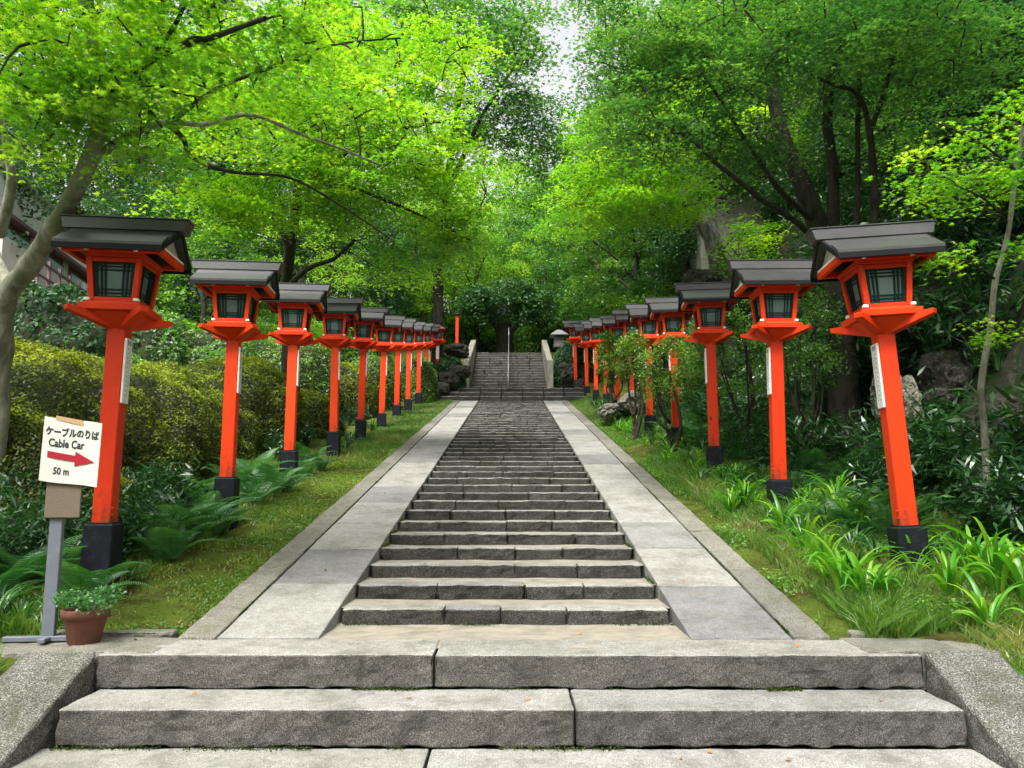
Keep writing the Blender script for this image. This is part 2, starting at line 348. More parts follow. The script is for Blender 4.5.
# ------------------------------------------------------------------ terrain
SL = .178
def base(D):
    D = np.asarray(D, float)
    return np.interp(D, [-20, 4.15, 4.62, 5.09, 5.57, 30.7, 31.0, 33.2, 34.3, 40.1, 46, 120, 400],
                     [-1.47, -1.47, -1.30, -1.08, -1.07, 3.40, 3.45, 4.36, 4.39, 7.08, 7.15, 24, 60])
def terrain(x, D):
    x = np.asarray(x, float) - CX; D = np.asarray(D, float)
    h = base(D) - .02
    p = np.stack([x, D, 0 * x], -1)
    n = fbm(p, .8, 5, 3)
    out = ss(2.4, 3.4, np.abs(x))
    h = h + out * (.05 * n)
    # left: gentle bank, then a hillside
    h = h + ss(2.4, 3.3, x) * .17 * ss(5.2, 6.0, D) + ss(3.0, 5.0, -x) * .18 + ss(9, 24, -x) * 1.5 * ss(12, 30, D) + ss(14, 60, -x) * 16 * ss(20, 40, D)
    # right: steep rocky bank
    bank = ss(4.9, 7.6, x + .35 * vnoise(p, .5, 11) - .03 * (D - 8)) * ss(2, 6, D)
    h = h + bank * (5.0 + .8 * vnoise(p, .3, 4)) + ss(7, 40, x) * 14 + bank * (.45 * fbm(p, 1.3, 21, 3))
    # cut for the stairs and ramps
    inside = (np.abs(x) < 2.27) & (D > 3) & (D < 31.3) | (np.abs(x) < 3.0) & (D < 5.12) | (np.abs(x) < 2.7) & (D < 5.5)
    inside2 = (np.abs(x) < 3.1) & (D > 30.8) & (D < 33.9) | (np.abs(x) < 1.95) & (D > 33) & (D < 40.4)
    h = np.where(inside, h - .45, h); h = np.where(inside2, h - .9, h)
    return h
def gz(x, D): return float(terrain(np.array([x]), np.array([D]))[0])
xs = np.unique(np.round(np.concatenate([np.arange(-90, -12, 3), np.arange(-12, -3.6, .35), np.arange(-3.6, -2.2, .1), np.array([-3.16, -3.14, -2.66, -2.64, -2.33, -2.30, 2.19, 2.22, 2.54, 2.56, 3.04, 3.06, -1.9, 1.9, -2.01, 1.87]), np.arange(-2, 2.1, .5), np.arange(2.2, 4, .1), np.arange(4, 9, .16), np.arange(9, 14, .5), np.arange(14, 91, 3)]), 3))
ys = np.unique(np.round(np.concatenate([np.arange(-30, 2, 3), np.arange(2, 14, .16), np.arange(14, 36, .3), np.arange(36, 50, .8), np.arange(50, 110, 4), np.array([130, 170, 220, 300])]), 3))
X, Y = np.meshgrid(xs, ys, indexing='ij'); Z = terrain(X, Y)
idx = np.arange(X.size).reshape(X.shape)
g = G(); g.add(np.stack([X, Y, Z], -1), np.stack([idx[:-1, :-1], idx[1:, :-1], idx[1:, 1:], idx[:-1, 1:]], -1).reshape(-1, 4), 0, .5, True)
tag(g.build('ground', M['ground']), kind='structure')

# ------------------------------------------------------------------ stairs, ramps, landing (structure)
stair = bpy.data.objects.new('stairway', None); COL.objects.link(stair); stair['kind'] = 'structure'
D0, RUN, Z0 = 6.20, .61, -.948
NST = 41
for i in range(NST):
    g = G(); z = Z0 + i * RUN * SL; y0 = D0 + i * RUN
    far = i > 27
    cuts = [CX - 1.285]; 
    nb = random.choice([3, 4, 4]) if i < 14 else random.choice([4, 5, 6])
    for k in range(1, nb): cuts.append(CX - 1.285 + 2.57 * (k + random.uniform(-.28, .28)) / nb)
    cuts.append(CX + 1.285)
    res = .035 if i < 8 else (.06 if i < 18 else .12)
    dep = .25 if i < 30 else .34
    for a, b in zip(cuts[:-1], cuts[1:]):
        dz = random.uniform(-.005, .005); dy = random.uniform(-.009, .009)
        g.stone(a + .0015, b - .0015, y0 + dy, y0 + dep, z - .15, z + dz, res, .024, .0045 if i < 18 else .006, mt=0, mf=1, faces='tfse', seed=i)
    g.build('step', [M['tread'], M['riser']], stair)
g = G()
for i in range(-1, NST):
    z = Z0 + i * RUN * SL - .014 + .002 * math.sin(i * 7); y0 = D0 + i * RUN + .1
    if i == -1: y0 = 5.30; z = -1.066
    y1 = D0 + (i + 1) * RUN + .06
    n = 14; xx = np.linspace(CX - 1.31, CX + 1.31, n); yy = np.linspace(y0, y1, 8); A, B = np.meshgrid(xx, yy, indexing='ij')
    Zz = z + .006 * fbm(np.stack([A, B, A * 0], -1), 3, 4, 2); ix = np.arange(A.size).reshape(A.shape)
    g.add(np.stack([A, B, Zz], -1), np.stack([ix[:-1, :-1], ix[1:, :-1], ix[1:, 1:], ix[:-1, 1:]], -1).reshape(-1, 4), 0, .5, True)
g.build('tread_bed', M['bed'], stair)

ramp_root = bpy.data.objects.new('side_ramps', None); COL.objects.link(ramp_root); ramp_root['kind'] = 'structure'
for sd in (-1, 1):
    g = G(); y = 5.60; k = 0
    while y < 30.75:
        L = 1.18 + random.uniform(-.08, .10); y1 = min(y + L, 30.8)
        if y1 > 30.4: y1 = 30.8
        dz = random.uniform(-.003, .003)
        x0, x1 = sorted([CX + sd * 1.31, CX + sd * 2.02])
        g.stone(x0, x1, y + .007, y1 - .007, -.30, dz, .09, .010, .0018, SL, 5.57, 0, 0, 'tfse', 31 + k)
        y = y1; k += 1
    o = g.build('ramp_slabs', [M['ramp']], ramp_root); 
    for v in o.data.vertices: v.co.z += -1.06
    g = G(); y = 5.58
    while y < 30.75:
        y1 = min(y + 1.75 + random.uniform(-.3, .3), 30.8)
        x0, x1 = sorted([CX + sd * 2.03, CX + sd * 2.29])
        g.stone(x0, x1, y + .004, y1 - .004, -.35, .012 + random.uniform(-.004, .004), .08, .012, .003, SL, 5.57, 0, 0, 'tfse', 71)
        y = y1
    o = g.build('kerb_stones', [M['kerb']], ramp_root)
    for v in o.data.vertices: v.co.z += -1.06

low = bpy.data.objects.new('front_steps', None); COL.objects.link(low); low['kind'] = 'structure'
def bigstep(y0, y1, z, cuts, h=.205):
    g = G()
    for a, b in zip(cuts[:-1], cuts[1:]):
        g.stone(a + .005, b - .005, y0 + random.uniform(-.004, .004), y1, z - h, z + random.uniform(-.003, .003), .028, .016, .0028, mt=0, mf=1, faces='tfse', seed=int(100 * abs(z)))
    return g.build('step', [M['tread'], M['front_riser']], low)
xj = lambda px, d: (px - 512) / F * d
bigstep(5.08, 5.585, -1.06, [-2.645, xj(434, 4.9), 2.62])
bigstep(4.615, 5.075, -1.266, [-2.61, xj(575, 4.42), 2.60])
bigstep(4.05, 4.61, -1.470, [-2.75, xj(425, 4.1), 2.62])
g = G()
for k in range(9):
    xa = -3.0 + k * .75
    for j in range(5): g.stone(xa + .004, xa + .746, 3.2 - j * .9, 4.04 - j * .9 + .0, -1.9, -1.62, .2, .01, .002, mt=0, mf=0, faces='t')
g.build('paving', [M['ramp']], low)
# slanting copings beside the front steps
for sd in (-1, 1):
    g = G(); xi = 2.655 if sd < 0 else 2.63
    x0, x1 = sorted([sd * xi, sd * 3.12])
    g.stone(x0, x1, 3.5, 5.12, -.62, 0, .035, .03, .006, .44, 5.09, 0, 0, 'tfse', 5 + sd)
    o = g.build('coping_stone', [M['coping']], low)
    for v in o.data.vertices: v.co.z += -1.045
    # flat edging at the landing, outside the kerb
    g = G(); x0, x1 = sorted([sd * 2.30, sd * 2.95])
    g.stone(x0, x1, 5.14, 5.62, -1.3, -1.052, .06, .02, .005, 0, 0, 0, 0, 'tfse', 44)
    x0, x1 = sorted([sd * 2.955, sd * 3.75])
    g.stone(x0, x1, 5.14, 5.55, -1.3, -1.060, .06, .02, .006, 0, 0, 0, 0, 'tfse', 45)
    x0, x1 = sorted([sd * 2.40, sd * 3.3])
    g.stone(x0, x1, 5.63, 5.72, -1.3, -1.02, .06, .02, .006, .05, 5.6, 0, 0, 'tfse', 46)
    g.build('edging_stone', [M['kerb']], low)

# three wide steps, then the upper flight
wide = bpy.data.objects.new('wide_steps', None); COL.objects.link(wide); wide['kind'] = 'structure'
for i in range(3):
    y0 = 31.0 + i * .62; z = 3.40 + (i + 1) * .245; g = G(); xa = -3.05 + .0 * i
    n = 7
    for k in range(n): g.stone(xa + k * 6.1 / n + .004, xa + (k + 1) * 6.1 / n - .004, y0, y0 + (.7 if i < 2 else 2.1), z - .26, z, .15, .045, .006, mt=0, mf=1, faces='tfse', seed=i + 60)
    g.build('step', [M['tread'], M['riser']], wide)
g = G(); g.stone(CX - 1.3, CX + 1.3, 30.6, 31.1, 3.0, 3.41, .2, .01, .003, faces='t', mt=0); g.build('landing_strip', [M['oldtread']], wide)
upper = bpy.data.objects.new('upper_flight', None); COL.objects.link(upper); upper['kind'] = 'structure'
UC = -.17
NU = 15
for i in range(NU):
    y0 = 34.1 + i * .40; z = 4.14 + (i + 1) * .187; g = G(); hw = 1.72
    n = 5; cuts = [UC - hw + 2 * hw * k / n + (random.uniform(-.15, .15) if 0 < k < n else 0) for k in range(n + 1)]
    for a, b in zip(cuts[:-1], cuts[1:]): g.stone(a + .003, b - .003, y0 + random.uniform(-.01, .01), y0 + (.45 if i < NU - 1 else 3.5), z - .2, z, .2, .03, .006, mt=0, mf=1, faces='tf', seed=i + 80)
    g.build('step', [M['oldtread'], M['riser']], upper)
for sd in (-1, 1):
    g = G(); xa = UC + sd * 1.74; xb = UC + sd * 2.02; y0, y1 = 33.9, 40.3
    prof = [(y0, 3.9), (y1, 6.6), (y1, 7.75), (y0 + .35, 5.66), (y0, 5.62)]
    v = [(xa, a, b) for a, b in prof] + [(xb, a, b) for a, b in prof]; n = 5
    g.add(v, [[0, 1, 2, 3, 4]], 0, .5); g.f.append((np.array([[9, 8, 7, 6, 5]]), 0, False))
    g.f.append((np.array([[k, (k + 1) % n, (k + 1) % n + n, k + n] for k in range(n)]), 0, False))
    o = tag(g.build('stone_balustrade', M['oldtread'], bevel=.03), ('left' if sd < 0 else 'right') + ' pale sloping stone balustrade beside the upper flight of stairs', 'balustrade')
# centre handrail
t = thing('handrail', 'thin grey steel handrail running up the middle of the upper flight', 'handrail', (UC, 34.0, 4.15))
g = G(); g.tube([(0, 0, 0), (0, 0, .95)], .03, 8, caps=True); g.build('post', M['stainless'], t)
for k, (yy, zz) in enumerate([(2.0, .95), (4.0, 1.9), (6.1, 2.85)]):
    g = G(); g.tube([(0, yy, zz), (0, yy, zz + (1.0 if k < 2 else 1.35))], .021, 8, caps=True); g.build('post', M['stainless'], t)
for h in (.95, .5):
    g = G(); g.tube([(0, 0, h), (0, 6.1, 2.87 + h), (0, 7.2, 2.87 + h)], .02, 8, caps=True); g.build('rail', M['stainless'], t)

# ------------------------------------------------------------------ lanterns
LZ = 0.0
def lantern_proto():
    """local origin: top of the black plinth. +X side faces the stairs"""
    t = thing('lantern_post', 'x', 'lantern')
    g = G(); g.box((0, 0, -.50), (.245, .245, 1.0), top=(.97, .97)); g.box((0, 0, .006), (.20, .20, .012)); g.build('plinth', M['black'], t, .012)
    g = G(); g.box((0, 0, .85), (.150, .150, 1.70)); po = g.build('post', M['red'], t, .008)
    for (x, z) in ((.0755, .13), (.0755, .07)):
        g = G(); g.lathe([(.0, .012), (.008, .010), (.012, 0)], (0, 0, 0), 8)
        v = g.v[-1]; v[:] = np.stack([x + v[:, 2], -.05 + v[:, 0], z + v[:, 1]], -1)
        g.build('bolt', M['red'], po)
    # four diagonal bracket arms, deep at the post and thin at the tip
    for a in (45, 135, 225, 315):
        g = G(); ca, sa = math.cos(R(a)), math.sin(R(a)); w = .045
        def q(r, s_, z): return (ca * r - sa * s_, sa * r + ca * s_, z)
        g.hexa([q(.05, -w, 1.64), q(.445, -w * .8, 1.752), q(.445, w * .8, 1.752), q(.05, w, 1.64), q(.05, -w, 1.782), q(.45, -w * .8, 1.796), q(.45, w * .8, 1.796), q(.05, w, 1.782)])
        g.build('bracket_arm', M['red'], t, .005)
    # tray: a shallow inverted pyramid soffit and the board
    g = G()
    def fr(w1, z1, w2, z2): g.hexa([(-w1, -w1, z1), (w1, -w1, z1), (w1, w1, z1), (-w1, w1, z1), (-w2, -w2, z2), (w2, -w2, z2), (w2, w2, z2), (-w2, w2, z2)])
    fr(.083, 1.655, .215, 1.775); fr(.25, 1.777, .255, 1.835); fr(.215, 1.836, .21, 1.858)
    g.build('tray', M['red'], t, .005)
    # lamp box (flares upward)
    b0, b1, z0, z1 = .172, .205, 1.86, 2.235
    lb = None
    g = G(); w = .023
    for sx in (-1, 1):
        for sy in (-1, 1):
            g.hexa([(sx * b0 + dx * w * 1.0, sy * b0 + dy * w, z0) for dx, dy in ((-1, -1), (1, -1), (1, 1), (-1, 1))] + [(sx * b1 + dx * w, sy * b1 + dy * w, z1) for dx, dy in ((-1, -1), (1, -1), (1, 1), (-1, 1))])
    for sg in (-1, 1):
        for z, bb in ((z0 + .018, b0 + .001), (z1 - .02, b1 - .002)):
            g.box((0, sg * bb, z), (2 * bb - .045, .036, .036)); g.box((sg * bb, 0, z), (.036, 2 * bb - .045, .036))
    fr(.235, z1 + .001, .24, z1 + .045)
    lb = g.build('lamp_box', M['red'], t, .003)
    for sx in (-1, 1):
        for sy in (-1, 1): g = G(); g.box((sx * .198, sy * .198, 1.872), (.042, .042, .026)); g.build('white_foot', M['whitecap'], lb, .003)
    for k, a in enumerate((0, 90, 180, 270)):
        ca, sa = math.cos(R(a)), math.sin(R(a))
        def tr(x, y, z):
            f = (z - z0) / (z1 - z0); s_ = b0 + (b1 - b0) * f
            yy = -(s_ + y); xx = x * (s_ / b0)
            return (ca * xx - sa * yy, sa * xx + ca * yy, z)
        g = G(); h = b0 - .028
        g.add([tr(-h, -.012, z0 + .03), tr(h, -.012, z0 + .03), tr(h, -.012, z1 - .03), tr(-h, -.012, z1 - .03)], [[0, 1, 2, 3]], 0, .5)
        pn = g.build('window_pane', M['pane'], lb)
        g = G()
        def bar(x0, x1, za, zb, y=-.004):
            g.hexa([tr(x0, y - .006, za), tr(x1, y - .006, za), tr(x1, y + .006, za), tr(x0, y + .006, za), tr(x0, y - .006, zb), tr(x1, y - .006, zb), tr(x1, y + .006, zb), tr(x0, y + .006, zb)])
        for x in (-.135, -.095, -.066, .066, .095, .135):
            bar(x - (.014 if abs(x) > .12 else .006), x + (.014 if abs(x) > .12 else .006), z0 + .032, z1 - .032)
        for z in (z0 + .04, z0 + .075, z0 + .105, z1 - .105, z1 - .075, z1 - .045): bar(-.142, .142, z - (.010 if z in (z0 + .04, z1 - .045) else .0055), z + (.010 if z in (z0 + .04, z1 - .045) else .0055), -.0065)
        g.build('window_lattice', M['lattice'], lb)
    # roof (ridge along X)
    e, rl, hd, ez, rz = .425, .45, .36, 2.325, 2.575
    rf = None
    g = G()
    for sg in (-1, 1):
        th = .028
        v = [(-e, sg * hd, ez), (e, sg * hd, ez), (rl, 0, rz), (-rl, 0, rz)]
        mid = [(-(e + .0), sg * hd, ez - th), (e, sg * hd, ez - th), (rl, 0, rz - th), (-rl, 0, rz - th)]
        g.add(v + mid, [[0, 1, 2, 3] if sg < 0 else [3, 2, 1, 0], [7, 6, 5, 4] if sg < 0 else [4, 5, 6, 7], [4, 5, 1, 0], [5, 6, 2, 1], [7, 4, 0, 3]], 0, .5)
        # a lapped lower course
        k = .36; a0 = np.array([(-e - .012, sg * (hd + .025), ez - .002), (e + .012, sg * (hd + .025), ez - .002)])
        zl = ez + (rz - ez) * k; yl = hd * (1 - k); xl = e + (rl - e) * k
        g.hexa([(-e - .015, sg * (hd + .02), ez - .016), (e + .015, sg * (hd + .02), ez - .016), (xl, sg * yl, zl - .001), (-xl, sg * yl, zl - .001),
                (-e - .015, sg * (hd + .02), ez + .008), (e + .015, sg * (hd + .02), ez + .008), (xl, sg * yl, zl + .018), (-xl, sg * yl, zl + .018)])
    rf = g.build('roof', M['roof'], t)
    g = G()
    g.hexa([(-rl - .06, -.085, rz - .048), (rl + .06, -.085, rz - .048), (rl + .06, .085, rz - .048), (-rl - .06, .085, rz - .048), (-rl - .085, -.075, rz + .055), (rl + .085, -.075, rz + .055), (rl + .085, .075, rz + .055), (-rl - .085, .075, rz + .055)])
    g.box((0, 0, rz + .062), (2 * rl + .195, .17, .012))
    g.build('ridge_cap', M['roof'], rf, .004)
    g = G()
    for sg in (-1, 1):
        g.box((0, sg * (hd + .008), ez - .040), (2 * e + .03, .022, .046))
        for sx in (-1, 1):   # barge boards
            g.hexa([(sx * (e + .004), sg * hd, ez - .055), (sx * (e + .022), sg * hd, ez - .055), (sx * (rl + .022), 0, rz - .055), (sx * (rl + .004), 0, rz - .055),
                    (sx * (e + .004), sg * hd, ez - .001), (sx * (e + .022), sg * hd, ez - .001), (sx * (rl + .022), 0, rz - .001), (sx * (rl + .004), 0, rz - .001)])
    g.build('eave_board', M['roofedge'], rf)
    for sx in (-1, 1):
        g = G(); x = sx * .37
        v = [(x, -.30, ez - .005), (x, .30, ez - .005), (x, 0, rz - .045)]; v += [(a - sx * .012, b, c) for a, b, c in v]
        g.add(v, [[0, 1, 2], [5, 4, 3]], 0, .5)
        g.add([v[0], v[1], v[4], v[3]], [[0, 1, 2, 3]], 0, .5)
        g.build('gable', M['cream'], rf)
        g = G(); g.box((x + sx * .012, 0, ez - .035), (.045, .58, .055)); g.build('tie_beam', M['red'], rf, .003)
        g = G(); g.box((x + sx * .012, 0, ez + .003), (.049, .54, .018)); g.build('white_strip', M['whitecap'], rf)
    for sg in (-1, 1):
        g = G(); g.box((0, sg * .265, ez - .036), (.78, .045, .045)); g.build('eave_beam', M['red'], rf, .003)
    g = G()
    for sg in (-1, 1):
        for x in (-.2, .2): g.box((x, sg * .295, ez - .045), (.03, .018, .022))
    g.build('beam_end', M['whitecap'], rf)
    return t
def plaque(parent, hgt=.56, side=1):
    g = G(); g.box((side * .086, -.01, 1.29), (.018, .125, hgt)); pl = g.build('plaque', M['plaque'], parent, .002)
    g = G(); r2 = random.Random(3)
    x = side * .0955
    def stroke(y, z, w, h): g.box((x, y, z), (.0012, w, h))
    zt = 1.29 + hgt / 2
    for k in range(2):
        cy = -.01 + (.02 if k else -.018); cz = zt - .035
        for j in range(4): stroke(cy, cz + .016 - j * .011, .028, .004)
        stroke(cy - .01, cz, .004, .04); stroke(cy + .008, cz, .004, .036)
    for col, y in ((0, -.01 - .014 * side), (1, -.01 + .022 * side)):
        z = zt - .085 - .03 * col
        while z > zt - hgt + .06:
            s_ = .010 if col == 0 else .006
            stroke(y, z, s_ * 1.7, .0028); stroke(y + .002, z - s_ * .7, s_ * 1.3, .0028); stroke(y - .001, z - s_ * .4, .0026, s_ * 1.5)
            z -= .040 if col == 0 else .022
    g.build('lettering', M['ink'], pl)
proto = lantern_proto()
plaque(proto)
ORD = ['first', 'second', 'third', 'fourth', 'fifth', 'sixth', 'seventh', 'eighth', 'ninth', 'tenth', 'eleventh']
LT = [(122, 218, 6.8), (238, 261, 9.5), (296, 283, 12.2), (338, 298, 15.2), (364, 307, 18), (384, 315, 20.6), (398.6, 318.5, 23.4), (409.5, 321.5, 26), (419.8, 323, 28.8), (427.5, 324, 31.4), (438, 322, 33.5)]
RT = [(869, 223, 6.85), (769, 261, 9.4), (708.5, 283, 12.5), (672.5, 297, 15.6), (647, 304, 18.2), (631, 310, 21.2), (616, 315, 23.8), (605, 318, 26.6), (595, 321, 29.3), (586, 324, 32.3), (575, 320.5, 34)]
extra = {('left', 0): 'nearest, beside the cable car sign', ('right', 0): 'nearest, leaning towards the stairs'}
rl_ = random.Random(11)
for side, tab in (('left', LT), ('right', RT)):
    for i, (px, ry, d) in enumerate(tab):
        top = P(px, ry, d); x = top[0]; y = top[1]; z = top[2] - 2.657
        w = extra.get((side, i), '')
        lab = f"vermilion lantern post, {ORD[i]} up the {side} row" + (f', {w}' if w else '')
        if i == 10: lab = f'vermilion lantern post on the terrace at the {side} top end of its row'
        rot = (R(rl_.uniform(-1, 1)), R(rl_.uniform(-.7, .7)), R(rl_.uniform(-2, 2) + (5 if side == 'left' else -5)))
        if side == 'right' and i == 0: rot = (R(-1), R(-2.7), R(-4)); x += .15
        if side == 'left' and i == 0: rot = (0, R(.6), R(5)); x += .03
        if side == 'left' and i == 10: rot = (0, 0, R(-80))
        c = copy_tree(proto, (x, y, z), rot, 1, lab, f'red lantern posts lining the stairs', mirror=(side == 'right'))
for ch in [k for k in COL.objects if k.parent == proto]:
    for q in [k for k in COL.objects if k.parent == ch]: bpy.data.objects.remove(q)
    bpy.data.objects.remove(ch)
bpy.data.objects.remove(proto)

# the tall red post and the pale lantern beyond the top
p = P(457, 341, 38); t = thing('red_post', 'slim red post standing at the top left of the stairs', 'post', (p[0], p[1], base(38) - .6))
g = G(); hh = P(457, 314, 38)[2] - t.location.z; g.box((0, 0, hh / 2), (.15, .15, hh)); g.build('shaft', M['red'], t, .01)
g = G(); g.box((0, 0, hh + .04), (.34, .34, .08), top=(.4, .4)); g.build('cap', M['roofedge'], t)
p = P(559, 336, 36.5); t = thing('stone_lantern', 'pale stone lantern with dark roof at the right head of the stairs', 'lantern', (p[0], p[1], 4.6))
g = G(); g.box((0, 0, .9), (.34, .34, 1.9), top=(.8, .8)); g.build('shaft', M['palerock'], t, .03)
g = G(); g.box((0, 0, 2.15), (.5, .5, .5)); lb = g.build('lamp_box', M['palerock'], t, .02)
g = G(); g.box((0, 0, 2.62), (.9, .9, .3), top=(.25, .2)); g.build('roof', M['greytile'], t, .02)

# ------------------------------------------------------------------ sign
gs = -1.055
t = thing('direction_sign', 'white paper cable car sign with red arrow on a grey metal stand', 'sign', (-3.20, 5.50, gs), rot=(0, 0, R(6)))
g = G(); g.box((0, 0, .48), (.085, .045, .96)); g.build('post', M['greymetal'], t, .004)
g = G(); g.box((.02, 0, .018), (.62, .055, .034), rot=Matrix.Rotation(R(0), 3, 'Z')); g.box((-.0, .14, .018), (.05, .5, .03)); g.build('base_bar', M['greymetal'], t, .004)
g = G(); g.box((.045, -.035, 1.02), (.235, .018, .36)); g.build('board', M['wood'], t, .003)
pm = Matrix.Translation((.085, -.062, 1.30)) @ Matrix.Rotation(R(1.0), 4, 'Y') @ Matrix(((1, 0, 0, 0), (0, 1, 0, 0), (-.17, 0, 1, 0), (0, 0, 0, 1)))
def bend(x): return -.05 * (x * 2.2) ** 2 * 1.0
nx = 13; uu = np.linspace(-.195, .195, nx); vv = np.linspace(-.225, .225, 5); A, B = np.meshgrid(uu, vv, indexing='ij')
V = np.stack([A, bend(A), B + .012 * np.sin(A * 9)], -1).reshape(-1, 3); V2 = V + np.array([0, .0015, 0])
mm = np.array(pm)[:3]; tf = lambda V: V @ mm[:, :3].T + mm[:, 3]
ix = np.arange(A.size).reshape(A.shape); fq = np.stack([ix[:-1, :-1], ix[1:, :-1], ix[1:, 1:], ix[:-1, 1:]], -1).reshape(-1, 4)
g = G(); g.add(tf(V), fq, 0, .5, True); g.add(tf(V2), fq[:, ::-1], 0, .5, True); pap = g.build('paper', M['paper'], t)
def textmesh(s, size, cx, cz, squeeze=1.0, bold=.0):
    cu = bpy.data.curves.new('lettering', 'FONT'); cu.body = s; cu.size = size; cu.align_x = 'CENTER'; cu.align_y = 'CENTER'; cu.offset = bold; cu.resolution_u = 3
    ob = bpy.data.objects.new('tmp', cu); COL.objects.link(ob); bpy.context.view_layer.update()
    me = bpy.data.meshes.new_from_object(ob.evaluated_get(bpy.context.evaluated_depsgraph_get())); bpy.data.objects.remove(ob)
    for v in me.vertices:
        x = v.co.x * squeeze + cx; z = v.co.y + cz; q = tf(np.array([[x, bend(x) - .002, z + .012 * math.sin(x * 9)]]))[0]; v.co = q
    me.materials.append(M['ink']); o = bpy.data.objects.new('lettering', me); COL.objects.link(o); o.parent = pap; return o
textmesh('ケーブルのりば', .064, 0, .125, .80, .0032)
textmesh('Cable Car', .078, -.035, .048, .74, .0026)
textmesh('50 m', .068, -.055, -.145, .78, .0024)
g = G(); pts = [(-.155, -.022), (.03, -.022), (.03, -.052), (.165, 0), (.03, .052), (.03, .022), (-.155, .022)]
g.add(tf(np.array([(x, bend(x) - .0035, z - .045) for x, z in pts])), [[0, 1, 2, 3, 4, 5, 6]], 0, .5); g.build('arrow', M['arrow'], pap)
g = G(); g.add(tf(np.array([(x, bend(x) - .003, z) for x, z in ((-.12, .205), (.065, .195), (.065, .232), (-.12, .232))])), [[0, 1, 2, 3]], 0, .5); g.build('tape', M['tape'], pap)

# ------------------------------------------------------------------ plants
def strap_plant(n, L, w, name_m, up=1.0, seed=0):
    r = np.random.default_rng(seed); g = G()
    for k in range(n):
        az = r.uniform(0, 2 * np.pi); l = L * r.uniform(.55, 1.15); k_ = 9; s = np.linspace(0, 1, k_)
        lean = r.uniform(.1, .8); bendk = r.uniform(1.0, 3.1)
        th = lean * .45 + bendk * s ** 1.6
        dx = np.sin(th); dz = np.cos(th) * up; st = l / (k_ - 1)
        rr = np.cumsum(np.r_[0, dx[:-1]]) * st; zz = np.cumsum(np.r_[0, dz[:-1]]) * st
        off = r.uniform(0, .05)
        c = np.stack([(rr + off) * math.cos(az), (rr + off) * math.sin(az), zz], -1)
        sd = np.array([-math.sin(az), math.cos(az), 0]) ; wd = w * r.uniform(.7, 1.2) * np.sin(np.clip(s * .96 + .04, 0, 1) ** .8 * np.pi) ** .75 * .5 + .001
        tw = r.uniform(-.5, .5)
        up_ = np.stack([-np.cos(th) * math.cos(az), -np.cos(th) * math.sin(az), np.sin(th)], -1)
        side = sd[None] * math.cos(tw) + up_ * math.sin(tw)
        a = c - side * wd[:, None]; b = c + side * wd[:, None]; m_ = c + up_ * (-wd[:, None] * .35)
        v = np.concatenate([a, m_, b]); i = np.arange(k_ - 1)
        f = np.concatenate([np.stack([i, i + 1, i + 1 + k_, i + k_], -1), np.stack([i + k_, i + k_ + 1, i + 1 + 2 * k_, i + 2 * k_], -1)])
        g.add(v, f, 0, r.random(), True)
    return g
def fern_mesh(n, L, seed=0, pairs=24):
    r = np.random.default_rng(seed); g = G()
    for k in range(n):
        az = 2 * np.pi * (k + r.uniform(-.4, .4)) / n; l = L * r.uniform(.7, 1.15); q = 38; s = np.linspace(0, 1, q)
        th = r.uniform(.25, .7) + r.uniform(1.0, 1.6) * s ** 1.3; st = l / (q - 1)
        rr = np.cumsum(np.r_[0, np.sin(th[:-1])]) * st; zz = np.cumsum(np.r_[0, np.cos(th[:-1])]) * st
        ca, sa = math.cos(az), math.sin(az); c = np.stack([rr * ca, rr * sa, zz], -1)
        g.tube(c[::3], np.linspace(.005, .0015, len(c[::3])), 3, rnd=.3)
        tan = norm(np.gradient(c, axis=0)); side = np.array([-sa, ca, 0]); upv = np.cross(tan, side) * -1
        rv = r.uniform(.15, .9)
        for j in range(3, q):
            pl = l * .24 * math.sin(math.pi * min(1, (s[j] * .88 + .12)) ** .75) + .012
            for sg in (-1, 1):
                d = norm(side * sg + tan[j] * .35 + np.array([0, 0, -.22])); o = c[j]; w = st * .21; t_ = tan[j]
                v = [o - t_ * w, o + d * pl * .5 - t_ * w * .9 + upv[j] * .004, o + d * pl + t_ * w * .5, o + d * pl * .5 + t_ * w * .9, o + t_ * w]
                g.add(v, [[0, 1, 2, 3, 4]] if sg > 0 else [[4, 3, 2, 1, 0]], 0, float(np.clip(rv + r.uniform(-.15, .15), 0, 1)))
    return g

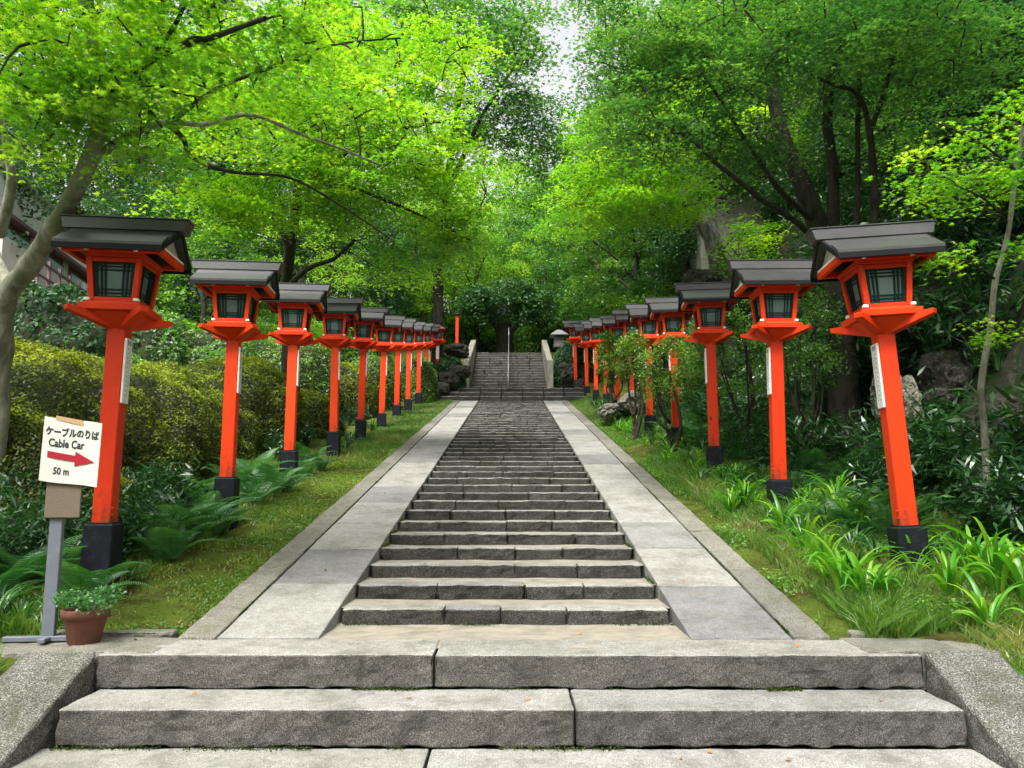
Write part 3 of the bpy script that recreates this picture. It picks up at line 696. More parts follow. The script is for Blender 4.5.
class Skel:
    def __init__(s, pts): s.p = [np.asarray(p, float) for p in pts]
def smooth_path(p, n):
    p = np.asarray(p, float); t = np.linspace(0, len(p) - 1, n); i = np.clip(np.floor(t).astype(int), 0, len(p) - 2); f = (t - i)[:, None]
    pm_ = p[np.maximum(i - 1, 0)]; p0 = p[i]; p1 = p[i + 1]; p2 = p[np.minimum(i + 2, len(p) - 1)]
    return .5 * ((2 * p0) + (-pm_ + p1) * f + (2 * pm_ - 5 * p0 + 4 * p1 - p2) * f ** 2 + (-pm_ + 3 * p0 - 3 * p1 + p2) * f ** 3)
def tree(name, label, cat, limbs, sprays, nleaf, lsize, tpl, leafm, barkm, seed=0, group=None, sr=(.4, .6), flat=.14, droop=.25, tilt=.35, twig=.011, origin=None, pruned=None, bare=0, smin=.6):
    """limbs: [(points, r0, r1)] world coordinates; sprays: (n,3) centres of leafy sprays"""
    global rng
    rng = np.random.default_rng(seed); r = rng
    org = np.array(limbs[0][0][0], float) if origin is None else np.array(origin, float)
    t = thing(name, label, cat, org, group)
    g = G(); pool = []
    for pts, r0, r1 in limbs:
        pts = np.asarray(pts, float) - org; n = max(6, len(pts) * 7); c = smooth_path(pts, n)
        c = c + .25 * min(r0, .15) * np.stack([vnoise(c + org, 1.7, 1 + seed), vnoise(c + org, 1.7, 2 + seed), 0 * c[:, 0]], -1)
        fr = np.linspace(0, 1, n); rad = r0 + (r1 - r0) * fr ** .8
        if pts[0][2] < .3 and r0 > .1: rad = rad * (1 + .5 * np.exp(-fr * n / 2.2))
        g.tube(c, rad, 12 if r0 > .08 else 6, 0 if (r0 > .055 or (r0 > .03 and len(pts) > 7)) else 1, lump=.18 if r0 > .05 else .1); 
        k0 = int(n * .35) if r0 > .1 else int(n * .15); pool.append(c[k0:])
    pool = np.concatenate(pool)
    sp = np.asarray(sprays, float) - org
    d = np.array([np.min(np.sum((pool - s) ** 2, 1)) for s in sp]); order = np.argsort(d)
    for j in order:
        s = sp[j]; k = np.argmin(np.sum((pool - s) ** 2, 1)); a = pool[k]; L = np.linalg.norm(s - a)
        if L < .08: continue
        mid = (a + s) / 2 + np.array([0, 0, .10 * L]) + r.normal(0, .06 * L, 3)
        c = smooth_path([a, mid, s], 6); g.tube(c, np.linspace(twig * (1 + .55 * L), twig * .45, 6), 4, 1)
        pool = np.concatenate([pool, c[2:]])
    g.build('trunk', [barkm, M['bark_dark']], t)
    g = G()
    cs = []; rv = []; sz = []
    for s in sp:
        R_ = r.uniform(*sr); n = int(nleaf * r.uniform(.55, 1.35)); a = r.uniform(0, 2 * np.pi, n); q = np.sqrt(r.random(n)) * (1 + .25 * np.sin(a * 3 + r.uniform(0, 6)))
        el = r.uniform(.65, 1.0); th = r.uniform(0, 6.3); x = q * np.cos(a); y = q * np.sin(a) * el
        tiltx, tilty = r.normal(0, .16, 2)
        X_ = R_ * (x * math.cos(th) - y * math.sin(th)); Y_ = R_ * (x * math.sin(th) + y * math.cos(th))
        Z_ = -droop * R_ * q ** 2 + r.normal(0, flat * R_, n) + tiltx * X_ + tilty * Y_
        cs.append(s + np.stack([X_, Y_, Z_], -1)); b = r.uniform(0, .95); rv.append(np.clip(b + r.normal(0, .14, n), 0, 1))
    cs = np.concatenate(cs); rv = np.concatenate(rv)
    if pruned is not None:
        k = pruned(cs + org); cs = cs[k]; rv = rv[k]
    g.leaves(cs, lsize * rng.uniform(smin, 1.2, len(cs)), (0, 0, 1), tpl, 0, rv, tilt)
    g.build('crown', leafm, t)
    return t
def blob(px, py, d, rx, ry, rz, n, seed, shell=.0):
    r = np.random.default_rng(seed); v = norm(r.normal(0, 1, (n, 3))) * ((shell + (1 - shell) * r.random((n, 1))) ** (1 / 2.4))
    c = P(px, py, d) if d is not None else np.array([px, py, 0.])
    return c + v * np.array([rx, ry, rz])
def wblob(c, rad, n, seed, shell=0.):
    r = np.random.default_rng(seed); v = norm(r.normal(0, 1, (n, 3))) * ((shell + (1 - shell) * r.random((n, 1))) ** (1 / 2.4)); return np.array(c) + v * np.array(rad)
def clear(p, h=3.25, hw=5.3):
    """branches are pruned above the lantern row"""
    return ~((np.abs(p[:, 0]) < hw) & (p[:, 2] - base(p[:, 1]) < h) & (p[:, 1] > 3) & (p[:, 1] < 34))
def keep(a, h=3.6, hw=5.5): return a[clear(a, h, hw)]

# ---- foreground maple on the left
b0 = P(-6, 470, 7.4)
b0[2] = gz(b0[0], b0[1]) - .1
f1 = P(12, 292, 7.2)
T1 = [([b0, P(-4, 400, 7.4), P(4, 330, 7.3), f1, P(45, 243, 6.9), P(84, 176, 6.6), P(106, 105, 6.3)], .132, .062),
      ([f1, P(-8, 250, 7.5), P(-25, 180, 7.8), P(-40, 90, 8)], .085, .04),
      ([P(-2, 235, 7.5), P(12, 180, 7.3), P(2, 120, 7.1)], .06, .03),
      ([P(106, 105, 6.3), P(98, 60, 6.2), P(88, 10, 6.1), P(80, -60, 6.0)], .075, .04),
      ([P(106, 100, 6.3), P(135, 70, 6.2), P(170, 50, 6.0), P(215, 36, 5.8), P(265, 18, 5.6)], .05, .018),
      ([P(150, 60, 6.1), P(172, 30, 6.0), P(185, 5, 5.9)], .028, .012),
      ([P(100, 80, 6.2), P(65, 72, 6.4), P(35, 62, 6.6)], .03, .012),
      ([P(92, 160, 6.5), P(130, 135, 6.6), P(165, 122, 6.8), P(205, 124, 7.1), P(250, 115, 7.4), P(300, 134, 7.8), P(345, 150, 8.2), P(382, 166, 8.6)], .04, .010),
      ([P(165, 122, 6.8), P(182, 138, 6.9), P(192, 158, 7.0), P(232, 172, 7.3), P(290, 178, 7.8), P(340, 205, 8.4), P(392, 240, 9.0)], .03, .008),
      ([P(170, 122, 6.8), P(215, 90, 6.8), P(270, 68, 6.9), P(330, 45, 7.2), P(400, 38, 7.8)], .028, .008)]
sp = np.concatenate([blob(60, 30, 6.0, 1.3, 1.3, .55, 60, 1), blob(30, 130, 6.0, .9, 1.1, .45, 34, 2), blob(120, 110, 6.0, .8, .8, .40, 30, 3), blob(150, 190, 6.2, .5, .6, .16, 14, 4), blob(230, 20, 6.2, 1.0, 1.2, .55, 44, 5),
                     blob(110, -60, 5.6, 2.2, 1.5, .4, 40, 6), blob(320, 60, 7.5, .9, 1.2, .5, 30, 8), blob(250, 130, 8, .8, 1.0, .35, 22, 9), blob(20, 205, 6.8, .5, .5, .15, 8, 10)])
sp[:, 2] += .16; sp = keep(sp)
t1 = tree('maple_tree', 'grey-barked maple with bright star leaves at the left edge beside the nearest lantern', 'tree', T1, sp, 118, .078, MAPLE7, M['maple_bright'], M['bark_pale'], 1, sr=(.28, .50), pruned=lambda p: clear(p), tilt=.36, flat=.06, smin=.5)

# ---- bright maple arching over the left row
b = P(292, 400, 17.5); b[2] = gz(b[0], b[1])
T2 = [([b, P(290, 330, 17.3), P(286, 285, 17), P(292, 235, 16.5), P(300, 180, 16), P(310, 110, 15.5)], .20, .07),
      ([P(288, 285, 17), P(310, 268, 16.2), P(335, 258, 15.5), P(355, 240, 15)], .07, .03),
      ([P(290, 245, 16.5), P(265, 200, 16), P(240, 140, 15), P(225, 60, 14)], .08, .03),
      ([P(300, 190, 16), P(350, 150, 14.5), P(400, 130, 13.5), P(450, 120, 13)], .06, .02),
      ([P(302, 170, 16), P(360, 190, 14.5), P(420, 215, 14), P(470, 240, 14)], .05, .015)]
sp = np.concatenate([blob(240, 110, 14, 2.0, 2, 1.3, 80, 11), blob(330, 110, 14, 2.0, 2.2, 1.5, 100, 12), blob(410, 170, 14, 1.5, 2, 1.1, 80, 13), blob(450, 230, 14.5, .9, 1.2, .45, 32, 14), blob(300, 200, 14.5, 1.6, 1.5, .6, 50, 15), blob(390, 60, 14, 1.8, 2, 1.1, 70, 16), blob(230, 210, 15, 1.3, 1.5, .5, 36, 17), blob(400, 262, 15.5, .8, .9, .25, 18, 18)])
tree('maple_tree', 'tall bright yellow-green maple arching over the third and fourth left lanterns', 'tree', T2, keep(sp[::1], 3.5), 120, .105, TRI3, M['maple_bright'], M['bark_dark'], 2, flat=.07, tilt=.3, sr=(.45, .85), pruned=lambda p: clear(p), twig=.012)

# ---- tree over the head of the stairs, dark top canopy
b = P(438, 345, 34); b[2] = gz(b[0], b[1])
T3 = [([b, P(438, 300, 34), P(440, 240, 33), P(450, 160, 31), P(465, 60, 29)], .3, .1), ([P(444, 200, 32), P(480, 120, 29), P(520, 60, 27)], .12, .04), ([P(446, 180, 32), P(420, 100, 30), P(400, 20, 28)], .12, .04)]
sp = np.concatenate([blob(470, 40, 27, 3.4, 3, 2.4, 120, 21), blob(512, 50, 25, 1.0, 3, 2.0, 36, 22), blob(420, 20, 27, 2.6, 2.6, 2.0, 70, 23), blob(548, 130, 29, .9, 1.5, 1.6, 36, 27), blob(500, 120, 28, 1.8, 2, 1.4, 45, 24), blob(440, 250, 30, 1.6, 2, .8, 34, 25)])
tree('tall_tree', 'tall dark-topped tree rising over the left head of the stairs', 'tree', T3, keep(sp, 3.5), 70, .18, TRI3, M['maple_green'], M['bark_dark'], 3, sr=(.6, 1.05), flat=.1, pruned=lambda p: clear(p))

# ---- multi-stemmed maple on the right
b = P(845, 420, 12.0); b[2] = gz(b[0], b[1]) - .2
T4 = [([b, P(843, 370, 12), P(838, 300, 11.8), P(822, 240, 11.8), P(800, 175, 11.8), P(778, 120, 12), P(765, 40, 12)], .24, .09),
      ([P(838, 290, 11.8), P(833, 225, 11.5), P(832, 170, 11.4), P(828, 100, 11.3), P(835, 20, 11.2)], .11, .06),
      ([P(842, 310, 11.9), P(868, 250, 11), P(874, 200, 10.8), P(870, 130, 10.6), P(857, 95, 10.4), P(835, 85, 10.2), P(812, 75, 10)], .075, .02),
      ([P(870, 132, 10.6), P(885, 90, 10.4), P(892, 60, 10.2), P(915, 20, 10)], .04, .02),
      ([P(856, 260, 11.2), P(857, 200, 11), P(858, 120, 11), P(862, 20, 11)], .045, .03),
      ([P(828, 260, 11.8), P(800, 225, 11.3), P(762, 200, 10.8), P(735, 178, 10.4), P(712, 160, 10), P(690, 140, 9.7), P(657, 122, 9.3)], .06, .014),
      ([P(815, 222, 11.8), P(780, 190, 11), P(752, 150, 10.6), P(720, 100, 10.2), P(690, 60, 10)], .05, .015)]
sp = np.concatenate([blob(700, 60, 10, 1.3, 1.6, .9, 80, 31), blob(790, 40, 10.5, 1.5, 1.8, .9, 80, 32), blob(880, 40, 10, 1.3, 1.5, .8, 60, 33), blob(640, 80, 10, .8, 1.3, .8, 45, 34), blob(640, 140, 9.6, .8, .8, .25, 16, 35), blob(740, 140, 10.6, 1.1, 1.0, .35, 32, 36), blob(960, 30, 9.5, .9, 1.2, .7, 40, 37), blob(740, -60, 10, 3, 2, .8, 60, 38), blob(610, 30, 10.5, .5, 1, .7, 22, 39), blob(900, 120, 11.5, 1.0, 1, .5, 26, 40)])
tree('maple_tree', 'dark many-stemmed green maple behind the two nearest right lanterns', 'tree', T4, keep(sp, 3.5), 125, .082, MAPLE5, M['maple_green'], M['bark_dark'], 4, flat=.06, tilt=.28, sr=(.38, .70), pruned=lambda p: clear(p), twig=.010)

# ---- mottled trunk tree
b = P(728, 330, 22); b[2] = gz(b[0], b[1]) - .4
T5 = [([b, P(722, 285, 22), P(712, 240, 22), P(694, 205, 22), P(680, 150, 21.5), P(670, 80, 21)], .34, .14), ([P(686, 175, 22), P(650, 130, 20), P(610, 90, 18.5)], .09, .03), ([P(676, 130, 21), P(700, 80, 20), P(730, 40, 19)], .09, .03)]
sp = np.concatenate([blob(650, 190, 20, 2.0, 2, .9, 70, 41), blob(600, 210, 21, 1.6, 2, .9, 50, 42), blob(690, 130, 19, 1.6, 2, .8, 40, 43), blob(620, 150, 20, 1.6, 2, 1.0, 50, 44), blob(760, 240, 21, 1.2, 1.2, .9, 36, 45), blob(700, 20, 20, 3, 2, 1.6, 60, 46)])
tree('maple_tree', 'yellow-green maple with thick mottled leaning trunk behind the third right lantern', 'tree', T5, keep(sp, 3.6), 120, .12, TRI3, M['maple_bright'], M['bark_mott'], 5, flat=.07, tilt=.3, sr=(.45, .9), pruned=lambda p: clear(p), twig=.013)

# ---- thin pale tree at the right edge
b = P(985, 500, 7.6); b[2] = gz(b[0], b[1]) - .1
T6 = [([b, P(984, 440, 7.6), P(981, 390, 7.5), P(990, 330, 7.4), P(994, 285, 7.3), P(1008, 235, 7.2), P(1016, 170, 7), P(1030, 90, 6.9)], .038, .02),
      ([P(1010, 225, 7.2), P(985, 200, 6.9), P(955, 185, 6.6)], .012, .005), ([P(996, 280, 7.3), P(970, 262, 7), P(945, 256, 6.7)], .012, .005), ([P(1016, 170, 7), P(975, 140, 6.8), P(930, 120, 6.6)], .014, .005)]
sp = np.concatenate([blob(1000, 180, 6.8, .40, .6, .20, 13, 51), blob(935, 258, 6.8, .25, .3, .04, 5, 52), blob(1010, 130, 6.9, .4, .6, .2, 9, 53), blob(960, 150, 7, .35, .6, .14, 7, 54), blob(1015, 250, 6.8, .3, .5, .1, 6, 55), blob(1000, 330, 7, .25, .3, .08, 5, 56), blob(930, 180, 7.0, .35, .4, .12, 9, 57)])
tree('maple_sapling', 'thin pale-stemmed maple sapling with bright sprays at the right edge', 'tree', T6, sp[sp[:, 0] > 3.1], 62, .07, MAPLE7, M['maple_bright'], M['bark_pale'], 6, sr=(.22, .36), twig=.006, flat=.08)

# ---- dark broadleaf tree at the top of the stairs
b = P(506, 350, 44); b[2] = gz(b[0], b[1]) - .3
T7 = [([b, P(504, 330, 44), P(503, 305, 44)], .55, .4), ([P(503, 335, 44), P(485, 310, 44), P(470, 300, 43.5)], .25, .1), ([P(507, 335, 44), P(528, 312, 44), P(545, 303, 43.5)], .22, .1), ([P(503, 310, 44), P(508, 280, 44)], .3, .12)]
sp = np.concatenate([wblob(P(505, 300, 43), (2.6, 2, .9), 90, 61, .3), wblob(P(535, 312, 42.5), (1.1, 1.2, .8), 30, 62), wblob(P(475, 305, 42.5), (.9, 1.2, .6), 24, 63)])
tree('broadleaf_tree', 'dark round broadleaf tree standing at the head of the stairs', 'tree', T7, sp, 110, .2, RHOMB, M['leaf_dark'], M['bark_dark'], 7, sr=(.5, .8), flat=.35, tilt=.8)

# ------------------------------------------------------------------ forest behind: five kinds, copied
def proto_tree(kind, seed):
    r = np.random.default_rng(seed)
    if kind == 'cedar':
        H = 19; trunk = [([(0, 0, 0), (.1, 0, 6), (0, .1, 12), (0, 0, H)], .33, .05)]; sp = []
        for k in range(150):
            z = 4 + (H - 4) * r.random() ** .9; rad = (1 - (z - 3) / (H - 2)) * 3.0 + .3; a = r.uniform(0, 6.3); q = rad * r.uniform(.3, 1); sp.append((q * math.cos(a), q * math.sin(a), z - q * .25))
        return tree('cedar_tree', 'x', 'tree', trunk, sp, 95, .20, RHOMB, M['leaf_dark'], M['bark_dark'], seed, sr=(.6, 1.0), flat=.22, droop=.6, tilt=.6, twig=.02)
    H = 11; trunk = [([(0, 0, 0), (.15, .1, 2.5), (-.1, 0, 5), (.1, 0, 8)], .24, .08)]
    for k in range(6):
        a = k * 1.05 + r.uniform(-.3, .3); z = 2.5 + k * .8; trunk.append(([(0, 0, z), (1.1 * math.cos(a), 1.1 * math.sin(a), z + 1.2), (2.6 * math.cos(a), 2.6 * math.sin(a), z + 2.2)], .09, .03))
    sp = np.concatenate([wblob((0, 0, 6.8), (3.9, 3.9, 3.6), 110, seed, .35), wblob((1.2, .5, 3.6), (2.6, 2.8, 1.3), 26, seed + 1), wblob((-1.5, -1, 4), (2.2, 2.2, 1.2), 22, seed + 2)])
    mt = {'light': 'leaf_light', 'mid': 'leaf_mid', 'deep': 'maple_deep', 'dark': 'leaf_dark'}[kind]
    sizes = {'light': (.17, TRI3), 'mid': (.19, RHOMB), 'deep': (.17, TRI3), 'dark': (.2, RHOMB)}[kind]
    return tree('forest_tree', 'x', 'tree', trunk, sp, 110, sizes[0], sizes[1], M[mt], M['bark_dark'], seed, sr=(.6, 1.05), flat=.16 if kind != 'dark' else .35, tilt=.45 if kind != 'dark' else .8, twig=.016)
PR = {k: proto_tree(k, 100 + 7 * i) for i, k in enumerate(['cedar', 'light', 'mid', 'deep', 'dark'])}
word = {'cedar': 'tall dark conifer', 'light': 'light green leafy tree', 'mid': 'mid green leafy tree', 'deep': 'deep green layered maple', 'dark': 'dark evergreen tree'}
FT = [  # kind, px, depth, scale, zone
 ('dark', 190, 26, .75, 'L'), ('cedar', 195, 30, .9, 'L'), ('dark', 245, 30, 1.0, 'L'), ('mid', 60, 50, 1.5, 'L'), ('cedar', 320, 38, 1.2, 'L'), ('dark', 345, 32, .9, 'L'), ('light', 375, 40, 1.0, 'L'),
 ('light', 300, 27, .65, 'L'), ('cedar', 130, 38, 1.1, 'L'), ('dark', -75, 28, 1.0, 'L'), ('cedar', -40, 46, 1.5, 'L'), ('light', 420, 46, 1.2, 'L'), ('dark', 395, 48, 1.2, 'L'), ('mid', 250, 48, 1.6, 'L'), ('dark', 160, 52, 1.7, 'L'), ('deep', 350, 56, 1.8, 'L'), ('cedar', 30, 50, 1.6, 'L'), ('mid', 200, 22, .55, 'L'),
 ('light', 455, 54, 1.3, 'C'), ('light', 490, 62, 1.4, 'C'), ('light', 545, 56, 1.0, 'C'), ('light', 520, 70, 1.8, 'C'), ('light', 430, 64, 1.7, 'C'), ('light', 565, 62, 1.1, 'C'), ('light', 505, 50, .5, 'C'), ('light', 585, 50, 1.0, 'C'), ('mid', 470, 74, 2.2, 'C'), ('light', 560, 44, .8, 'C'), ('mid', 600, 72, 1.7, 'C'), ('mid', 475, 47, .9, 'C'),  # mostly pale leaf kinds, their lighter colour standing in for luminous distant haze
 ('deep', 600, 38, .85, 'R'), ('mid', 640, 34, .9, 'R'), ('deep', 590, 44, 1.1, 'R'), ('mid', 655, 44, 1.3, 'R'), ('dark', 690, 30, .75, 'R'), ('light', 730, 28, .7, 'R'), ('dark', 770, 24, .7, 'R'), ('light', 800, 27, .8, 'R'), ('mid', 760, 38, 1.2, 'R'), ('light', 850, 21, .6, 'R'), ('mid', 880, 28, 1.0, 'R'), ('deep', 940, 22, .8, 'R'),
 ('dark', 975, 15, .6, 'R'), ('dark', 1010, 18, .9, 'R'), ('cedar', 1040, 14, .8, 'R'), ('cedar', 1010, 26, 1.1, 'R'), ('cedar', 700, 52, 1.5, 'R'), ('mid', 640, 60, 1.7, 'R'), ('dark', 820, 44, 1.5, 'R'), ('cedar', 920, 40, 1.4, 'R'), ('mid', 1000, 44, 1.6, 'R'), ('dark', 905, 17, .55, 'R'), ('dark', 1060, 11, .5, 'R'), ('dark', 935, 13.5, .5, 'R'), ('cedar', 960, 17, .9, 'R'), ('deep', 575, 50, 1.3, 'C'), ('mid', 555, 66, 1.6, 'C'), ('deep', 530, 58, 1.0, 'C'), ('mid', 600, 46, 1.35, 'C'), ('dark', 730, 33, 1.1, 'R'), ('dark', 870, 36, 1.2, 'R')]
zone = {'L': 'on the wooded slope left of the lanterns', 'C': 'beyond the head of the stairs', 'R': 'on the steep bank right of the lanterns'}
rf_ = random.Random(5); first = dict(PR)
for kind, px, d, sc, zn in FT:
    p = P(px, 340, d); z = gz(p[0], p[1]) - .2
    lab = f'{word[kind]} {zone[zn]}'
    copy_tree(PR[kind], (p[0], p[1], z), (0, 0, rf_.uniform(0, 6.3)), sc * rf_.uniform(.92, 1.08), lab, f'{word[kind]}s {zone[zn]}')
for kind, x_, D_, sc in [('mid', -9, -7, 1.1), ('deep', 9, -8, 1.1), ('dark', 0, -14, 1.3), ('mid', -14, 2, 1.0), ('dark', 14, 3, 1.0), ('cedar', -6, -16, 1.0), ('cedar', 7, -17, 1.1), ('light', -3.5, -10, .8)]:  # unseen trees behind and beside the camera, added to shade the open horizon sky
    copy_tree(PR[kind], (x_, D_, gz(x_, D_) - .2), (0, 0, rf_.uniform(0, 6.3)), sc, 'unseen leafy tree below the foot of the stairs, added to block sky light', 'unseen trees added below the foot of the stairs to block sky light')
for o in PR.values():
    for ch in [k for k in COL.objects if k.parent == o]: bpy.data.objects.remove(ch)
    bpy.data.objects.remove(o)

# ------------------------------------------------------------------ clipped azalea hedges (left)
def hedge(name, label, c, rad, n, leafm='azalea', lsize=.045, p=2.6, seed=0, group=None, lump=.12, cat='hedge', rotz=0, sink=.3):
    """rounded clipped bush: c = centre on the ground"""
    global rng
    rng = np.random.default_rng(seed + 500); r = rng
    c = np.array([c[0], c[1], gz(c[0], c[1]) - sink]) if len(c) == 2 else np.array(c, float)
    t = thing(name, label, cat, c, group, (0, 0, rotz)); rad = np.array(rad, float)
    def surf(u):
        u = norm(u); k = (np.abs(u) ** p).sum(-1, keepdims=True) ** (-1 / p); q = u * k * rad
        return q * (1 + lump * fbm(q + c, .9, seed, 3)[..., None] * .8 + .03 * vnoise(q + c, 5, seed)[..., None])
    # core
    th, ph = np.meshgrid(np.linspace(0, 2 * np.pi, 49), np.linspace(-.2, np.pi / 2, 17), indexing='ij')
    u = np.stack([np.cos(th) * np.cos(ph), np.sin(th) * np.cos(ph), np.sin(ph)], -1)
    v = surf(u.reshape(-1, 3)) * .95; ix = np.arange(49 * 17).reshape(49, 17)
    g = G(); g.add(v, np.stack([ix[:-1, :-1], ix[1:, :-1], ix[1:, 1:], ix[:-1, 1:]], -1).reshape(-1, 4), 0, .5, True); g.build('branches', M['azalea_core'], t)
    # area-uniform sampling of the shell
    u = norm(r.normal(0, 1, (n * 3, 3)) ); u[:, 2] = np.abs(u[:, 2]) - .12
    q = surf(u); e = 1e-2; a = norm(np.cross(u, [.3, .2, .9])); b_ = np.cross(norm(u), a)
    q1 = surf(u + a * e) - q; q2 = surf(u + b_ * e) - q; nn = np.cross(q1, q2); ar = np.linalg.norm(nn, axis=1); nn = norm(nn); nn *= np.sign((nn * q).sum(1))[:, None]
    pr = ar / ar.sum(); ksel = r.choice(len(q), n, p=pr); q = q[ksel]; nn = nn[ksel]
    q = q + nn * r.normal(0, .018, (n, 1)) + r.normal(0, .012, (n, 3))
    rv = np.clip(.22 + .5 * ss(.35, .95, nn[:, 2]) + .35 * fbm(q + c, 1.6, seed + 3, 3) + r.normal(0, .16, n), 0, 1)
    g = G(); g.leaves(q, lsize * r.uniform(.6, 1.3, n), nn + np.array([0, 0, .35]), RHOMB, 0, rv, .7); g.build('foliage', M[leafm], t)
    return t
HG = 'clipped azalea bushes behind the left lanterns'
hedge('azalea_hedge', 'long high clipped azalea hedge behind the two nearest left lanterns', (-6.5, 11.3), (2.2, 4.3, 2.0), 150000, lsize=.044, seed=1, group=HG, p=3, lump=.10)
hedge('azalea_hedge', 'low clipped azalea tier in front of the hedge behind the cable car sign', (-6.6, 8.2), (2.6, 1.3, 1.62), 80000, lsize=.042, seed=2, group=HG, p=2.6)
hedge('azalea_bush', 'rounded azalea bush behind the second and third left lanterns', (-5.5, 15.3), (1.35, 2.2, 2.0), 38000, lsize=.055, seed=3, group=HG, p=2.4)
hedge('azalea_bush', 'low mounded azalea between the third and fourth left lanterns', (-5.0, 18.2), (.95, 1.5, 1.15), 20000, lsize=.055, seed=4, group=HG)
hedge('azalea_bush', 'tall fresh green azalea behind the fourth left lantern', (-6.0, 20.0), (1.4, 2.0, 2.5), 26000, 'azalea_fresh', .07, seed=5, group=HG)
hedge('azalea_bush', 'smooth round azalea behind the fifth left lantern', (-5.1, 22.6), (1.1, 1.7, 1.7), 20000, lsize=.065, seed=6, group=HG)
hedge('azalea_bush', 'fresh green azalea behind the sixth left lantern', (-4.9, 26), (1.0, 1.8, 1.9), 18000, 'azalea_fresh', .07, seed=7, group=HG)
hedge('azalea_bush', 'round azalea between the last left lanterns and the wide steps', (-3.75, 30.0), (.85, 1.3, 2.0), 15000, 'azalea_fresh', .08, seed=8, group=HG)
hedge('shrub', 'pale green shrub mound behind the high azalea hedge', (-8.2, 17.2), (2.6, 2.2, 2.9), 26000, 'leaf_mid', .10, seed=9, lump=.3, cat='shrub')
hedge('shrub', 'dark glossy shrub below the balcony house', (-10.8, 16.5), (2.9, 2.6, 3.4), 26000, 'leaf_dark', .12, seed=10, lump=.3, cat='shrub')
hedge('shrub', 'dark shrub beside the left balustrade of the upper flight', (-3.0, 34.0), (.85, 1.8, 1.9), 14000, 'leaf_dark', .11, seed=11, lump=.3, cat='shrub')
hedge('shrub', 'dark shrub beside the right balustrade of the upper flight', (2.9, 35.6), (.9, 1.9, 1.9), 9000, 'leaf_dark', .11, seed=12, lump=.3, cat='shrub')
hedge('shrub', 'light green grassy mound on the slope behind the fifth left lantern', (-9.5, 31), (4.5, 5, 3.6), 26000, 'leaf_light', .12, seed=13, lump=.25, cat='shrub')

for k, (x_, D_, r_, w_) in enumerate([(-4.2, 46.5, 1.9, 'left of the round dark tree'), (-1.2, 49, 1.7, 'just left behind the round dark tree'), (1.2, 48, 1.8, 'just right behind the round dark tree'), (4.2, 46.5, 2.2, 'right of the round dark tree'), (7.5, 47, 2.6, 'far right of the round dark tree'), (-7.5, 46, 2.6, 'far left of the round dark tree')]):
    hedge('shrub', 'bright green shrub at the head of the stairs, ' + w_, (x_, D_), (r_ * 1.15, 1.4, r_ * 1.75), 12000, 'leaf_light' if k % 2 == 0 else 'leaf_mid', .17, seed=40 + k, lump=.35, cat='shrub')
# open twiggy azaleas on the right
def open_shrub(label, px, py, d, rad, n, leafm, seed, nl=120, ls=.06):
    c = P(px, py, d); b = np.array([c[0], c[1], gz(c[0], c[1]) - .05]); r = np.random.default_rng(seed)
    limbs = [([b, b + (c - b) * .5 + r.normal(0, .1, 3), c], .05, .02)]
    for k in range(6):
        e = c + norm(r.normal(0, 1, (1, 3)))[0] * np.array(rad) * .7; limbs.append(([b + (c - b) * r.uniform(.1, .5), (b + e) / 2 + r.normal(0, .12, 3), e], .028, .01))
    sp = wblob(c, rad, n, seed, .45)
    return tree('azalea_shrub', label, 'shrub', limbs, sp, nl, ls, RHOMB, M[leafm], M['bark_dark'], seed, sr=(.13, .26), flat=.3, tilt=.6, twig=.007, group='open azalea shrubs among the right lanterns')
open_shrub('open twiggy azalea between the third and fourth right lanterns', 668, 370, 14.4, (.62, .7, .62), 75, 'azalea_fresh', 201, 90)
open_shrub('rounded azalea behind the fifth right lantern', 632, 352, 17.0, (.28, .5, .5), 46, 'azalea_fresh', 202, 90)
open_shrub('yellow-green azalea leaning out beside the seventh right lantern', 612, 358, 21.0, (.36, .5, .75), 60, 'azalea_fresh', 203, 100, .07)
open_shrub('dark twiggy shrub behind the second and third right lanterns', 745, 345, 13.2, (1.0, 1.1, .85), 120, 'leaf_mid', 204, 80)
open_shrub('dark twiggy shrub hanging on the bank between the nearest right lanterns', 800, 335, 11.5, (.6, .8, .8), 60, 'leaf_mid', 205, 60)

# ------------------------------------------------------------------ undergrowth plants
def make_proto(name, label, cat, g, mat, part):
    t = thing(name, label, cat); g.build(part, mat, t); return t
def remove(o):
    for ch in [k for k in COL.objects if k.parent == o]: bpy.data.objects.remove(ch)
    bpy.data.objects.remove(o)
ru = random.Random(21)
ferns = [make_proto('fern', 'x', 'fern', fern_mesh(13, .78, s), M['fern'], 'fronds') for s in (1, 2, 3)]
def lanceplant(seed, n=260, R_=.5, H=.75, ls=.115):
    global rng
    rng = np.random.default_rng(seed); g = G(); tips = []
    for k in range(18):
        a = rng.uniform(0, 6.3); q = R_ * rng.uniform(.1, 1); h = H * rng.uniform(.5, 1.1); e = np.array([q * math.cos(a), q * math.sin(a), h]); c = smooth_path([(0, 0, 0), e * np.array([.4, .4, .7]), e], 5)
        g.tube(c, np.linspace(.006, .002, 5), 3, 0, rnd=.2); tips.append(c[1:])
    tips = np.concatenate(tips); q = tips[rng.integers(0, len(tips), n)] + rng.normal(0, .06, (n, 3)); q[:, 2] = np.abs(q[:, 2])
    g.leaves(q, ls * rng.uniform(.6, 1.3, n), (0, 0, 1), LANCE, 0, rng.random(n), .55); return g
unders = [make_proto('undergrowth_plant', 'x', 'plant', lanceplant(s, 620), M['under'], 'leaves') for s in (5, 6, 7)]
straps = [make_proto('strap_leaf_plant', 'x', 'plant', strap_plant(17, .80, .050, None, 1, s), M['strap'], 'leaves') for s in (1, 2, 3)]
